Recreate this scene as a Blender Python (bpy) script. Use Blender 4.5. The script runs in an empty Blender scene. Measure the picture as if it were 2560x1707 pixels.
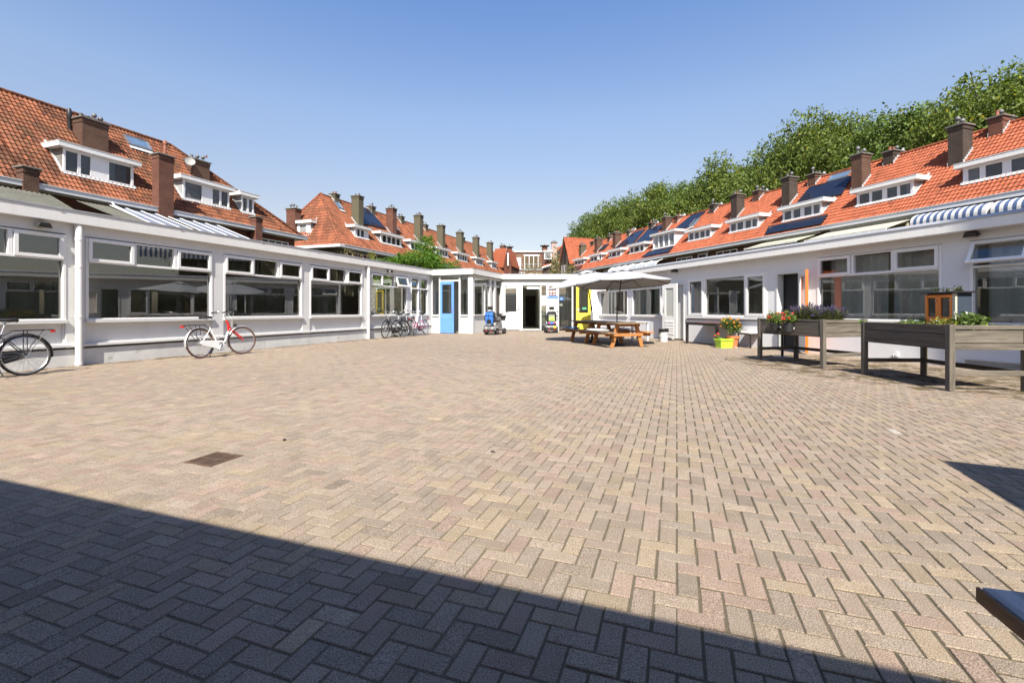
import bpy, bmesh, math, random
import numpy as np
from mathutils import Vector, Matrix

random.seed(11)
RNG = np.random.default_rng(5)
rad = math.radians
PI = math.pi
scene = bpy.context.scene
COL = scene.collection

# ------------------------------------------------------------------ camera
cam_d = bpy.data.cameras.new("camera")
cam_d.sensor_width = 36.0
cam_d.lens = 16.3125
cam_d.shift_y = -0.0303
cam_d.clip_start = 0.05
cam_d.clip_end = 2000.0
cam = bpy.data.objects.new("camera", cam_d)
cam.location = (0, 0, 1.1)
cam.rotation_euler = (rad(90), 0, 0)
COL.objects.link(cam)
scene.camera = cam

# ------------------------------------------------------------------ light
SUN_EL = 48.0
world = bpy.data.worlds.new("World")
scene.world = world
world.use_nodes = True
wn = world.node_tree.nodes
sky = wn.new("ShaderNodeTexSky")
sky.sky_type = 'NISHITA'
sky.sun_disc = False
sky.sun_elevation = rad(SUN_EL)
sky.sun_rotation = rad(182)
sky.air_density = 1.0
sky.dust_density = 1.2
sky.ozone_density = 4.0
wn["Background"].inputs[1].default_value = 0.11
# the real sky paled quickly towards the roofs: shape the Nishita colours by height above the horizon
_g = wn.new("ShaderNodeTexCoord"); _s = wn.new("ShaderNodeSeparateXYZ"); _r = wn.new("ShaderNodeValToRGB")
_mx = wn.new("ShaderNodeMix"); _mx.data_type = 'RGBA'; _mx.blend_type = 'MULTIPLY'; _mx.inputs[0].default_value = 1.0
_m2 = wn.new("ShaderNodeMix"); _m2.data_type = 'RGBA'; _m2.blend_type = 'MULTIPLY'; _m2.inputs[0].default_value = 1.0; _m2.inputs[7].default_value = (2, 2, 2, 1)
for _k, (_p, _c) in enumerate(((.08, (.50, .385, .315)), (.19, (.575, .415, .325)), (.38, (.63, .535, .475)), (.56, (.455, .49, .54)), (.72, (.30, .345, .42)))):  # top stop darkens the sky above the view to deepen the shade
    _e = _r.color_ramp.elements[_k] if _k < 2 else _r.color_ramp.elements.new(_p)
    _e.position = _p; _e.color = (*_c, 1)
_L = world.node_tree.links.new
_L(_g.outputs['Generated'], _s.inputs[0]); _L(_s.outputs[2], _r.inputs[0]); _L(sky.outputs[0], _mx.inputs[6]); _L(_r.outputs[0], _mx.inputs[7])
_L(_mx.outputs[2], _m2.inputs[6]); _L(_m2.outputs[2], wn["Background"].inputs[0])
sun_d = bpy.data.lights.new("sun", 'SUN')
sun_d.energy = 5.0
sun_d.angle = rad(0.5)
sun_d.color = (1.0, 0.93, 0.82)
sun = bpy.data.objects.new("sun", sun_d)
sun.rotation_euler = (rad(90 - SUN_EL), 0, rad(-2.0))
sun.location = (0, -20, 30)
COL.objects.link(sun)
vs = scene.view_settings
vs.view_transform = 'Standard'
vs.look = 'None'
vs.exposure = 1.05
vs.gamma = 1.0
vs.use_curve_mapping = False

# ------------------------------------------------------------------ materials
MATS = {}


def _nodes(name):
    m = bpy.data.materials.new(name)
    m.use_nodes = True
    return m, m.node_tree.nodes, m.node_tree.links, m.node_tree.nodes["Principled BSDF"]


def mixcol(n, l, fac, a, b, mode='MIX'):
    x = n.new("ShaderNodeMix")
    x.data_type = 'RGBA'
    x.blend_type = mode
    for s, val in ((x.inputs[0], fac), (x.inputs[6], a), (x.inputs[7], b)):
        if hasattr(val, 'is_linked'):
            l.new(val, s)
        elif isinstance(val, (int, float)):
            s.default_value = val
        else:
            s.default_value = (*val, 1) if len(val) == 3 else val
    return x.outputs[2]


def ramp(n, l, src, lo, hi):
    r = n.new("ShaderNodeMapRange")
    r.inputs[1].default_value = lo
    r.inputs[2].default_value = hi
    l.new(src, r.inputs[0])
    return r.outputs[0]


def noise(n, l, scale, detail=4.0, vec=None, rough=0.55):
    t = n.new("ShaderNodeTexNoise")
    t.inputs['Scale'].default_value = scale
    t.inputs['Detail'].default_value = detail
    t.inputs['Roughness'].default_value = rough
    if vec is None:
        vec = n.new("ShaderNodeTexCoord").outputs['Object']
    l.new(vec, t.inputs['Vector'])
    return t.outputs['Fac']


def M(name, col, rough=0.6, metal=0.0, var=0.12, scale=3.0, bump=0.0, bscale=40.0, stain=None, coat=0.0, spec=None, grain=None, streak=0.0):
    """plain procedural surface: colour broken up by two noises, optional stains, bump, wood grain"""
    if name in MATS:
        return MATS[name]
    m, n, l, p = _nodes(name)
    col = Vector(col)
    vec = n.new("ShaderNodeTexCoord").outputs['Object']
    if grain:
        mp = n.new("ShaderNodeMapping")
        mp.inputs['Scale'].default_value = grain
        l.new(vec, mp.inputs[0])
        vec = mp.outputs[0]
    f1 = ramp(n, l, noise(n, l, scale, 5.0, vec), 0.3, 0.7)
    c = mixcol(n, l, f1, col * (1 - var), col * (1 + var))
    f2 = ramp(n, l, noise(n, l, scale * 9, 3.0, vec), 0.35, 0.65)
    c = mixcol(n, l, f2, c, mixcol(n, l, 1.0, c, (1 - var * .5,) * 3, 'MULTIPLY'))
    if stain:
        f3 = ramp(n, l, noise(n, l, stain[1], 6.0, vec, .65), stain[2], stain[2] + .18)
        c = mixcol(n, l, f3, c, stain[0])
    if streak:     # rain streaks and grime running down the paint
        mp = n.new("ShaderNodeMapping")
        mp.inputs['Scale'].default_value = (7, 7, .55)
        l.new(vec, mp.inputs[0])
        f4 = ramp(n, l, noise(n, l, 1.0, 6.0, mp.outputs[0], .7), .5, .8)
        c = mixcol(n, l, f4, c, mixcol(n, l, 1.0, c, (1 - streak, 1 - streak * 1.1, 1 - streak * 1.35), 'MULTIPLY'))
    l.new(c, p.inputs['Base Color'])
    p.inputs['Roughness'].default_value = rough
    p.inputs['Metallic'].default_value = metal
    if spec is not None:
        p.inputs['Specular IOR Level'].default_value = spec
    if coat:
        p.inputs['Coat Weight'].default_value = coat
        p.inputs['Coat Roughness'].default_value = 0.08
    if bump:
        b = n.new("ShaderNodeBump")
        b.inputs['Strength'].default_value = bump
        b.inputs['Distance'].default_value = 0.01
        l.new(noise(n, l, bscale, 4.0, vec), b.inputs['Height'])
        l.new(b.outputs[0], p.inputs['Normal'])
    MATS[name] = m
    return m


def M_attr(name, rough=0.7, speck=None, dirt=None, bump=0.3, bscale=60.0, trans=0.0, glint=False):
    """colour comes from the face attribute 'tint' (per brick, per tile, per leaf)"""
    if name in MATS:
        return MATS[name]
    m, n, l, p = _nodes(name)
    a = n.new("ShaderNodeAttribute")
    a.attribute_name = "tint"
    c = a.outputs['Color']
    vec = n.new("ShaderNodeTexCoord").outputs['Object']
    if speck:
        f = ramp(n, l, noise(n, l, speck[0], 2.0, vec), speck[1], speck[2])
        c = mixcol(n, l, f, mixcol(n, l, 1.0, c, (speck[3],) * 3, 'MULTIPLY'), mixcol(n, l, 1.0, c, (speck[4],) * 3, 'MULTIPLY'))
    if dirt:
        for (col, sc_, lo, hi, amt) in dirt:
            f = ramp(n, l, noise(n, l, sc_, 6.0, vec, .62), lo, hi)
            mm = n.new("ShaderNodeMath")
            mm.operation = 'MULTIPLY'
            l.new(f, mm.inputs[0])
            mm.inputs[1].default_value = amt
            c = mixcol(n, l, mm.outputs[0], c, col)
    if glint:      # pale quartz grains and dark pits in the worn concrete
        f = ramp(n, l, noise(n, l, 330.0, 1.0, vec), .66, .72)
        c = mixcol(n, l, f, c, (.50, .48, .44))
        f = ramp(n, l, noise(n, l, 95.0, 2.0, vec), .66, .76)
        c = mixcol(n, l, f, c, mixcol(n, l, 1.0, c, (.55, .52, .48), 'MULTIPLY'))
        f = ramp(n, l, noise(n, l, 9.0, 4.0, vec), .35, .7)
        c = mixcol(n, l, f, mixcol(n, l, 1.0, c, (.9, .88, .85), 'MULTIPLY'), c)
    l.new(c, p.inputs['Base Color'])
    p.inputs['Roughness'].default_value = rough
    p.inputs['Specular IOR Level'].default_value = 0.18
    if bump:
        b = n.new("ShaderNodeBump")
        b.inputs['Strength'].default_value = bump
        b.inputs['Distance'].default_value = 0.004
        l.new(noise(n, l, bscale, 3.0, vec), b.inputs['Height'])
        l.new(b.outputs[0], p.inputs['Normal'])
    if trans:
        t = n.new("ShaderNodeBsdfTranslucent")
        l.new(mixcol(n, l, 1.0, c, (1.25, 1.3, .55), 'MULTIPLY'), t.inputs[0])
        mx = n.new("ShaderNodeMixShader")
        mx.inputs[0].default_value = trans
        l.new(p.outputs[0], mx.inputs[1])
        l.new(t.outputs[0], mx.inputs[2])
        l.new(mx.outputs[0], n["Material Output"].inputs[0])
    MATS[name] = m
    return m


def M_brick(name, c1, c2, mortar, rough=0.85, bw=0.22, bh=0.066, stain=None):
    if name in MATS:
        return MATS[name]
    m, n, l, p = _nodes(name)
    tc = n.new("ShaderNodeTexCoord").outputs['Object']
    sep = n.new("ShaderNodeSeparateXYZ")
    l.new(tc, sep.inputs[0])
    ad = n.new("ShaderNodeMath")
    l.new(sep.outputs[0], ad.inputs[0])
    l.new(sep.outputs[1], ad.inputs[1])
    cb = n.new("ShaderNodeCombineXYZ")
    l.new(ad.outputs[0], cb.inputs[0])
    l.new(sep.outputs[2], cb.inputs[1])
    t = n.new("ShaderNodeTexBrick")
    t.inputs['Scale'].default_value = 1.0
    t.inputs['Brick Width'].default_value = bw
    t.inputs['Row Height'].default_value = bh
    t.inputs['Mortar Size'].default_value = 0.007
    t.inputs['Mortar Smooth'].default_value = 0.2
    t.inputs['Bias'].default_value = -0.1
    t.inputs['Color1'].default_value = (*c1, 1)
    t.inputs['Color2'].default_value = (*c2, 1)
    t.inputs['Mortar'].default_value = (*mortar, 1)
    l.new(cb.outputs[0], t.inputs['Vector'])
    f = ramp(n, l, noise(n, l, 1.7, 6.0, tc, .65), 0.3, 0.75)
    c = mixcol(n, l, f, t.outputs['Color'], mixcol(n, l, 1.0, t.outputs['Color'], (.62, .6, .58), 'MULTIPLY'))
    if stain:
        c = mixcol(n, l, ramp(n, l, noise(n, l, 0.9, 6.0, tc, .7), stain[1], stain[1] + .2), c, stain[0])
    l.new(c, p.inputs['Base Color'])
    p.inputs['Roughness'].default_value = rough
    p.inputs['Specular IOR Level'].default_value = 0.15
    b = n.new("ShaderNodeBump")
    b.inputs['Strength'].default_value = 0.5
    b.inputs['Distance'].default_value = 0.01
    b.invert = True
    l.new(t.outputs['Fac'], b.inputs['Height'])
    l.new(b.outputs[0], p.inputs['Normal'])
    MATS[name] = m
    return m


def M_glass(name, tint=(.90, .945, .90), ior=2.25, refl=(1, 1, 1), wob=0.02):
    """thin pane: see-through with mirror reflection that grows towards grazing view"""
    if name in MATS:
        return MATS[name]
    m, n, l, p = _nodes(name)
    n.remove(p)
    tr = n.new("ShaderNodeBsdfTransparent")
    tr.inputs[0].default_value = (*tint, 1)
    gl = n.new("ShaderNodeBsdfGlossy")
    gl.inputs['Roughness'].default_value = 0.0
    gl.inputs['Color'].default_value = (*refl, 1)
    fr = n.new("ShaderNodeFresnel")
    fr.inputs[0].default_value = ior
    b = n.new("ShaderNodeBump")
    b.inputs['Strength'].default_value = wob
    b.inputs['Distance'].default_value = 0.02
    l.new(noise(n, l, 1.3, 1.0), b.inputs['Height'])
    l.new(b.outputs[0], gl.inputs['Normal'])
    mx = n.new("ShaderNodeMixShader")
    l.new(fr.outputs[0], mx.inputs[0])
    l.new(tr.outputs[0], mx.inputs[1])
    l.new(gl.outputs[0], mx.inputs[2])
    l.new(mx.outputs[0], n["Material Output"].inputs[0])
    MATS[name] = m
    return m


def M_emit(name, col, strength):
    if name in MATS:
        return MATS[name]
    m, n, l, p = _nodes(name)
    p.inputs['Base Color'].default_value = (*col, 1)
    p.inputs['Emission Color'].default_value = (*col, 1)
    p.inputs['Emission Strength'].default_value = strength
    MATS[name] = m
    return m


def M_stripe(name, c1, c2, period, axis=0, duty=.5, rough=.8):
    """woven stripes along one object axis (awning cloth)"""
    if name in MATS:
        return MATS[name]
    m, n, l, p = _nodes(name)
    tc = n.new("ShaderNodeTexCoord").outputs['Object']
    sep = n.new("ShaderNodeSeparateXYZ")
    l.new(tc, sep.inputs[0])
    d = n.new("ShaderNodeMath"); d.operation = 'DIVIDE'
    l.new(sep.outputs[axis], d.inputs[0]); d.inputs[1].default_value = period
    fr = n.new("ShaderNodeMath"); fr.operation = 'FRACT'
    l.new(d.outputs[0], fr.inputs[0])
    g = n.new("ShaderNodeMath"); g.operation = 'GREATER_THAN'
    l.new(fr.outputs[0], g.inputs[0]); g.inputs[1].default_value = duty
    l.new(mixcol(n, l, g.outputs[0], c1, c2), p.inputs['Base Color'])
    p.inputs['Roughness'].default_value = rough
    MATS[name] = m
    return m


# ------------------------------------------------------------------ mesh builder
class MB:
    def __init__(s, m=None):
        s.v = []; s.f = []; s.c = []; s.m = m; s.tint = None

    def add(s, vs_, fs_):
        o = len(s.v)
        if s.m is not None:
            s.v += [tuple(s.m @ Vector(a)) for a in vs_]
        else:
            s.v += [tuple(a) for a in vs_]
        for f in fs_:
            s.f.append(tuple(i + o for i in f))
            s.c.append(s.tint)
        return s

    def box(s, x0, x1, y0, y1, z0, z1):
        return s.add([(x0, y0, z0), (x1, y0, z0), (x1, y1, z0), (x0, y1, z0), (x0, y0, z1), (x1, y0, z1), (x1, y1, z1), (x0, y1, z1)],
                     [(3, 2, 1, 0), (4, 5, 6, 7), (0, 1, 5, 4), (1, 2, 6, 5), (2, 3, 7, 6), (3, 0, 4, 7)])

    def quad(s, a, b, c, d):
        return s.add([a, b, c, d], [(0, 1, 2, 3)])

    def poly(s, pts):
        return s.add(pts, [tuple(range(len(pts)))])

    def prism(s, pts, d):
        n = len(pts); d = Vector(d)
        vs_ = [Vector(p) for p in pts] + [Vector(p) + d for p in pts]
        fs_ = [tuple(range(n))[::-1], tuple(range(n, 2 * n))]
        fs_ += [(i, (i + 1) % n, n + (i + 1) % n, n + i) for i in range(n)]
        return s.add(vs_, fs_)

    def bar(s, p, q, w, h, up=(0, 0, 1)):
        p = Vector(p); q = Vector(q); d = (q - p).normalized(); up = Vector(up)
        a = d.cross(up)
        if a.length < 1e-4:
            a = d.cross(Vector((1, 0, 0)))
        a.normalize(); b = a.cross(d).normalized()
        a *= w / 2; b *= h / 2
        vs_ = [p - a - b, p + a - b, p + a + b, p - a + b, q - a - b, q + a - b, q + a + b, q - a + b]
        return s.add(vs_, [(3, 2, 1, 0), (4, 5, 6, 7), (0, 1, 5, 4), (1, 2, 6, 5), (2, 3, 7, 6), (3, 0, 4, 7)])

    def tube(s, pts, r, n=8, closed=False, caps=True):
        P = [Vector(p) for p in pts]; k = len(P)
        rs = r if isinstance(r, (list, tuple)) else [r] * k
        vs_ = []; prev = None
        for i in range(k):
            if closed:
                d = P[(i + 1) % k] - P[i - 1]
            else:
                d = P[min(i + 1, k - 1)] - P[max(i - 1, 0)]
            d.normalize()
            if prev is None:
                a = d.orthogonal().normalized()
            else:
                a = prev - d * prev.dot(d)
                a = a.normalized() if a.length > 1e-6 else d.orthogonal().normalized()
            prev = a; b = d.cross(a)
            for j in range(n):
                t = 2 * PI * j / n
                vs_.append(P[i] + (a * math.cos(t) + b * math.sin(t)) * rs[i])
        fs_ = []
        for i in range(k if closed else k - 1):
            i2 = (i + 1) % k
            for j in range(n):
                j2 = (j + 1) % n
                fs_.append((i * n + j, i * n + j2, i2 * n + j2, i2 * n + j))
        if caps and not closed:
            fs_.append(tuple(range(n))[::-1]); fs_.append(tuple(range((k - 1) * n, k * n)))
        return s.add(vs_, fs_)

    def cyl(s, p, q, r, r2=None, n=16):
        return s.tube([p, q], [r, r if r2 is None else r2], n)

    def lathe(s, prof, n=20, c=(0, 0, 0), ax=(0, 0, 1)):
        c = Vector(c); ax = Vector(ax).normalized(); a = ax.orthogonal().normalized(); b = ax.cross(a)
        vs_ = []
        for (r, z) in prof:
            for j in range(n):
                t = 2 * PI * j / n
                vs_.append(c + ax * z + (a * math.cos(t) + b * math.sin(t)) * max(r, 1e-4))
        fs_ = []
        for i in range(len(prof) - 1):
            for j in range(n):
                j2 = (j + 1) % n
                fs_.append((i * n + j, i * n + j2, (i + 1) * n + j2, (i + 1) * n + j))
        fs_.append(tuple(range(n))[::-1]); fs_.append(tuple(range((len(prof) - 1) * n, len(prof) * n)))
        return s.add(vs_, fs_)

    def torus(s, c, ax, R, r, n=36, k=8):
        c = Vector(c); ax = Vector(ax).normalized(); a = ax.orthogonal().normalized(); b = ax.cross(a)
        return s.tube([c + (a * math.cos(2 * PI * i / n) + b * math.sin(2 * PI * i / n)) * R for i in range(n)], r, k, closed=True)

    def ball(s, c, r, n=10, k=6):
        r = r if isinstance(r, (tuple, list)) else (r, r, r); c = Vector(c)
        vs_ = [c + Vector((0, 0, -r[2]))]
        for i in range(1, k):
            t = PI * i / k - PI / 2
            for j in range(n):
                p = 2 * PI * j / n
                vs_.append(c + Vector((r[0] * math.cos(t) * math.cos(p), r[1] * math.cos(t) * math.sin(p), r[2] * math.sin(t))))
        vs_.append(c + Vector((0, 0, r[2])))
        fs_ = []
        for j in range(n):
            fs_.append((0, 1 + (j + 1) % n, 1 + j))
            for i in range(k - 2):
                a = 1 + i * n + j; b = 1 + i * n + (j + 1) % n
                fs_.append((a, b, b + n, a + n))
            e = 1 + (k - 2) * n
            fs_.append((e + j, e + (j + 1) % n, len(vs_) - 1))
        return s.add(vs_, fs_)

    def frame(s, x0, x1, z0, z1, y0, y1, t, tb=None):
        """rectangular frame of bars of width t in the xz plane"""
        tb = t if tb is None else tb
        s.box(x0, x0 + t, y0, y1, z0, z1); s.box(x1 - t, x1, y0, y1, z0, z1)
        s.box(x0 + t, x1 - t, y0 + .001, y1 - .001, z1 - t, z1); s.box(x0 + t, x1 - t, y0 + .001, y1 - .001, z0, z0 + tb)
        return s

    def build(s, name, mat, parent=None, bev=0.0, smooth=None, loc=None, rot=None, cuts=None, thick=None):
        me = bpy.data.meshes.new(name)
        me.from_pydata(s.v, [], s.f)
        if s.c and any(c is not None for c in s.c):
            at = me.attributes.new("tint", 'FLOAT_COLOR', 'FACE')
            arr = np.array([(*(c or (.5, .5, .5)), 1.0) for c in s.c], dtype=np.float32).ravel()
            at.data.foreach_set("color", arr)
        if cuts or bev or smooth is not False:
            bm = bmesh.new(); bm.from_mesh(me)
            for (co, no) in (cuts or []):
                bmesh.ops.bisect_plane(bm, geom=bm.verts[:] + bm.edges[:] + bm.faces[:], plane_co=co, plane_no=no, clear_outer=True)
            if not cuts:
                bmesh.ops.recalc_face_normals(bm, faces=bm.faces)
            if bev:
                ed = [e for e in bm.edges if len(e.link_faces) == 2 and e.calc_face_angle(0) > 0.6]
                bmesh.ops.bevel(bm, geom=ed, offset=bev, segments=2, profile=0.6, affect='EDGES', clamp_overlap=True)
            bm.to_mesh(me); bm.free()
        if smooth:
            me.shade_smooth(); me.set_sharp_from_angle(angle=rad(smooth if smooth > 1 else 40))
        me.materials.append(mat)
        o = bpy.data.objects.new(name, me)
        COL.objects.link(o)
        if parent is not None:
            o.parent = parent
        if loc is not None:
            o.location = loc
        if rot is not None:
            o.rotation_euler = rot
        return o


def tag(o, label, cat, group=None, kind=None):
    o['label'] = label; o['category'] = cat
    if group:
        o['group'] = group
    if kind:
        o['kind'] = kind
    return o


def thing(name, label, cat, loc=(0, 0, 0), rz=0.0, group=None, rot=None):
    o = bpy.data.objects.new(name, None)
    o.empty_display_size = 0.3
    COL.objects.link(o)
    o.location = loc
    o.rotation_euler = rot if rot else (0, 0, rz)
    return tag(o, label, cat, group)


def dup(o, parent=None):
    c = o.copy(); COL.objects.link(c)
    if parent is not None:
        c.parent = parent
    for ch in list(o.children):
        dup(ch, c)
    return c


def text_mesh(name, body, size, mat, parent, m, ext=0.002, align='CENTER'):
    cu = bpy.data.curves.new(name, 'FONT')
    cu.body = body; cu.size = size; cu.extrude = ext; cu.align_x = align; cu.align_y = 'CENTER'
    t = bpy.data.objects.new(name + "_curve", cu)
    COL.objects.link(t)
    bpy.context.view_layer.update()
    me = bpy.data.meshes.new_from_object(t)
    bpy.data.objects.remove(t); bpy.data.curves.remove(cu)
    me.transform(m)
    me.materials.clear(); me.materials.append(mat); me.name = name
    o = bpy.data.objects.new(name, me)
    COL.objects.link(o); o.parent = parent
    return o


class Frame:
    def __init__(s, o, x):
        s.o = Vector((o[0], o[1], 0)); s.x = Vector((x[0], x[1], 0)).normalized(); s.y = Vector((-s.x.y, s.x.x, 0))
        s.rz = math.atan2(s.x.y, s.x.x)

    def w(s, x, y, z=0.0):
        return s.o + s.x * x + s.y * y + Vector((0, 0, z))

    def mat(s):
        return Matrix.Translation(s.o) @ Matrix.Rotation(s.rz, 4, 'Z')

    def shift(s, x, y):
        p = s.w(x, y); return Frame((p.x, p.y), (s.x.x, s.x.y))


FL = Frame((-8.675, 9.307), (.355, 1.0))        # left wing: x runs away from the viewer, y into the building
FR = Frame((8.76, 9.0), (.33, -1.0))            # right wing: x runs towards the viewer, y into the building
FA = Frame(tuple(FL.w(14.14, 0))[:2], (1.0, -.355))   # porch front
_c = FA.w(2.23, 0)
FS = Frame((_c.x, _c.y), (.355, 1.0))           # porch side (building lies on +y)
FB = Frame((0, 25.3), (1, 0))                   # entrance wall at the back
FH = FL.shift(0, 16.91)                         # eaves line of the left rows of houses
FG = FR.shift(0, 17.76)                         # eaves line of the right row of houses
FK = Frame((0, -1.12), (-.942, .335))           # low wing behind the viewer

WHITE = M("white_paint", (.61, .61, .60), .45, var=.035, scale=1.1, stain=((.50, .49, .45), 2.3, .64), streak=.06)
PLASTER = M("white_plaster", (.64, .645, .655), .75, var=.04, scale=.8, bump=.15, bscale=90, stain=((.50, .50, .48), 1.1, .64), streak=.03)
UPVC = M("white_window_paint", (.72, .72, .71), .32, var=.02)
FASCIA = M("white_fascia_board", (.70, .70, .68), .4, var=.03, scale=.6, stain=((.54, .53, .5), .8, .66), streak=.10)
TRIM = M("zinc_trim", (.38, .39, .41), .5, .3, var=.15, scale=2)
BITUMEN = M("roof_felt", (.16, .16, .165), .9, var=.2)
PLINTH = M("grey_white_plinth", (.60, .60, .58), .85, var=.1, scale=2.5, bump=.25, bscale=30, stain=((.33, .31, .25), 3.0, .6))
DARKGAP = M("dark_gap", (.06, .055, .045), .9)
ROOMW = M("room_wall", (.74, .76, .66), .9, var=.05)
ROOMF = M("room_floor", (.34, .33, .28), .6, var=.1)
GLASS = M_glass("window_glass")
GLASSD = M_glass("house_window_glass", tint=(.5, .55, .6), ior=2.1)
BLACKP = M("black_plastic", (.018, .018, .02), .45, var=.2)
RUBBER = M("black_rubber", (.022, .021, .02), .75, var=.2, bump=.2, bscale=150)
CHROME = M("brushed_metal", (.62, .62, .63), .28, .9, var=.06)
GREYM = M("grey_metal", (.32, .33, .34), .45, .7, var=.1)
SOIL = M("dark_soil", (.045, .032, .022), .95, var=.4, scale=20, bump=.6, bscale=30)
# ------------------------------------------------------------------ ground
def make_ground():
    mb = MB(); mb.quad((-400, -400, -.09), (400, -400, -.09), (400, 400, -.09), (-400, 400, -.09))
    g = mb.build("ground", M("garden_earth", (.10, .10, .065), .95, var=.4, scale=.3), smooth=False)
    tag(g, "bare ground beyond the paved yard", "ground", kind="structure")
    # jointing sand under and between the paving bricks
    mb = MB(); mb.quad((-14, -8, -.0045), (15, -8, -.0045), (15, 30, -.0045), (-14, 30, -.0045))
    s = mb.build("joint_sand", M("joint_sand", (.075, .062, .036), .95, var=.35, scale=6, stain=((.05, .052, .02), 2.2, .55)), smooth=False)
    n_, l_ = s.data.materials[0].node_tree.nodes, s.data.materials[0].node_tree.links
    p_ = n_["Principled BSDF"]; src = p_.inputs['Base Color'].links[0].from_socket
    sx = n_.new("ShaderNodeSeparateXYZ"); l_.new(n_.new("ShaderNodeTexCoord").outputs['Object'], sx.inputs[0])
    l_.new(mixcol(n_, l_, ramp(n_, l_, sx.outputs[0], 1.5, -2.0), src, (.165, .135, .092)), p_.inputs['Base Color'])
    tag(s, "sand and moss in the joints of the paved yard", "sand", kind="structure")
    # herringbone bricks: real bevelled blocks laid square to the left wing
    u = 0.083
    th = FL.rz
    ax = np.array([math.cos(th), math.sin(th)]); ay = np.array([-math.sin(th), math.cos(th)])
    cells = []
    N = 400
    for j in range(-N, N):
        for i0 in range(-N, N, 4):
            i = i0 + j % 4
            cells.append((i * u, j * u, 2 * u, u))             # lies along x
            cells.append(((i + 3) * u, j * u, u, 2 * u))       # lies along y
    c = np.array(cells)
    ctr = np.stack([c[:, 0] + c[:, 2] / 2, c[:, 1] + c[:, 3] / 2], 1)
    W = ctr[:, :1] * ax + ctr[:, 1:] * ay
    X, Y = W[:, 0], W[:, 1]
    keep = (X > -12.1 + .355 * Y) & (X < 11.9 - .33 * Y) & (Y > -1.4 - .355 * X) & (Y < 26.2) & (Y > -4)
    # a square hole for the drain
    dl_ = np.abs((W - np.array([-2.215, 3.45])) @ ax); dp_ = np.abs((W - np.array([-2.215, 3.45])) @ ay)
    keep &= ~((dl_ < .175) & (dp_ < .175))
    c = c[keep]; W = W[keep]; n = len(c)
    lf0 = np.clip((1.2 - W[:, 0]) / 3.5, 0, 1) * np.clip((W[:, 1] - 1.0) / 2, 0, 1)
    g_ = .0043 - .0029 * lf0
    hx = c[:, 2] / 2 - g_; hy = c[:, 3] / 2 - g_
    jit = RNG.normal(0, .0011, (n, 2)); rot = RNG.normal(0, .006, n)
    lf = np.clip((1.2 - W[:, 0]) / 3.5, 0, 1) * np.clip((W[:, 1] - 1.0) / 2, 0, 1)
    zt = RNG.normal(0, .0009, n) * (1 - .6 * lf) - .0028 * lf
    tx = RNG.normal(0, .005, n) * (1 - .85 * lf); ty = RNG.normal(0, .005, n) * (1 - .85 * lf)
    ctr = np.stack([W @ ax, W @ ay], 1) + jit
    bev = .0024
    rings = [(0.0, -.03), (0.0, -.0030), (bev, 0.0)]
    V = np.zeros((n, 12, 3))
    k = 0
    for (ins, dz) in rings:
        for (sx, sy) in ((-1, -1), (1, -1), (1, 1), (-1, 1)):
            lx = sx * (hx - ins); ly = sy * (hy - ins)
            px = ctr[:, 0] + lx - rot * ly; py = ctr[:, 1] + ly + rot * lx
            V[:, k, 0] = px * ax[0] + py * ay[0]; V[:, k, 1] = px * ax[1] + py * ay[1]
            V[:, k, 2] = zt + dz + tx * lx + ty * ly
            k += 1
    quads = []
    for r in (0, 1):
        for q in range(4):
            a = r * 4 + q; b = r * 4 + (q + 1) % 4
            quads.append((a, b, b + 4, a + 4))
    quads.append((8, 9, 10, 11))
    Q = np.array(quads)
    F = (Q[None] + (np.arange(n) * 12)[:, None, None]).reshape(-1)
    me = bpy.data.meshes.new("paving")
    nf = n * len(quads)
    me.vertices.add(n * 12); me.loops.add(nf * 4); me.polygons.add(nf)
    me.vertices.foreach_set("co", V.reshape(-1))
    me.loops.foreach_set("vertex_index", F.astype(np.int32))
    me.polygons.foreach_set("loop_start", np.arange(0, nf * 4, 4, dtype=np.int32))
    me.update(calc_edges=True)
    me.shade_flat()
    pal = np.array([(.445, .38, .31), (.42, .362, .30), (.455, .35, .295), (.465, .395, .285), (.395, .35, .295), (.435, .36, .30)])
    wts = np.array([.30, .24, .10, .13, .12, .11])
    idx = RNG.choice(len(pal), n, p=wts)
    # coloured batches were laid in loose clusters
    cl = np.sin(W[:, 0] * 2.1 + 1.3 * np.sin(W[:, 1] * 1.7)) * np.sin(W[:, 1] * 1.9 + 1.1 * np.sin(W[:, 0] * 1.3))
    idx = np.where((cl > .74) & (RNG.random(n) < .4), 3, idx)
    idx = np.where((cl < -.78) & (RNG.random(n) < .4), 2, idx)
    col = (pal[idx] * .72 + pal.mean(0) * .28) * RNG.normal(1, .075, (n, 1))
    big = .5 + .5 * np.sin(W[:, 0] * .45 + 2 + np.sin(W[:, 1] * .5)) * np.sin(W[:, 1] * .37)
    col *= (.93 + .12 * big)[:, None]
    rare = RNG.random(n)
    col[rare > .9997] = (.6, .58, .54)
    col = np.clip(col * np.array([.60, .572, .545]), .02, .5)
    at = me.attributes.new("tint", 'FLOAT_COLOR', 'FACE')
    full = np.ones((n, len(quads), 4), dtype=np.float32)
    full[:, :, :3] = col[:, None, :]
    at.data.foreach_set("color", full.reshape(-1))
    m = M_attr("paving_brick", .88, speck=(230.0, .32, .68, .42, 1.5),
               dirt=[((.13, .10, .06), .55, .58, .78, .4), ((.17, .145, .095), 3.0, .55, .8, .3)], bump=.45, bscale=230, glint=True)
    me.materials.append(m)
    o = bpy.data.objects.new("paving", me); COL.objects.link(o)
    tag(o, "herringbone paving of worn pinkish and yellowish concrete bricks", "paving", kind="structure")
    # strip of dirt along the foot of the walls
    mo = M("damp_moss_dirt", (.11, .08, .035), .95, var=.4, scale=4)
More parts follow.
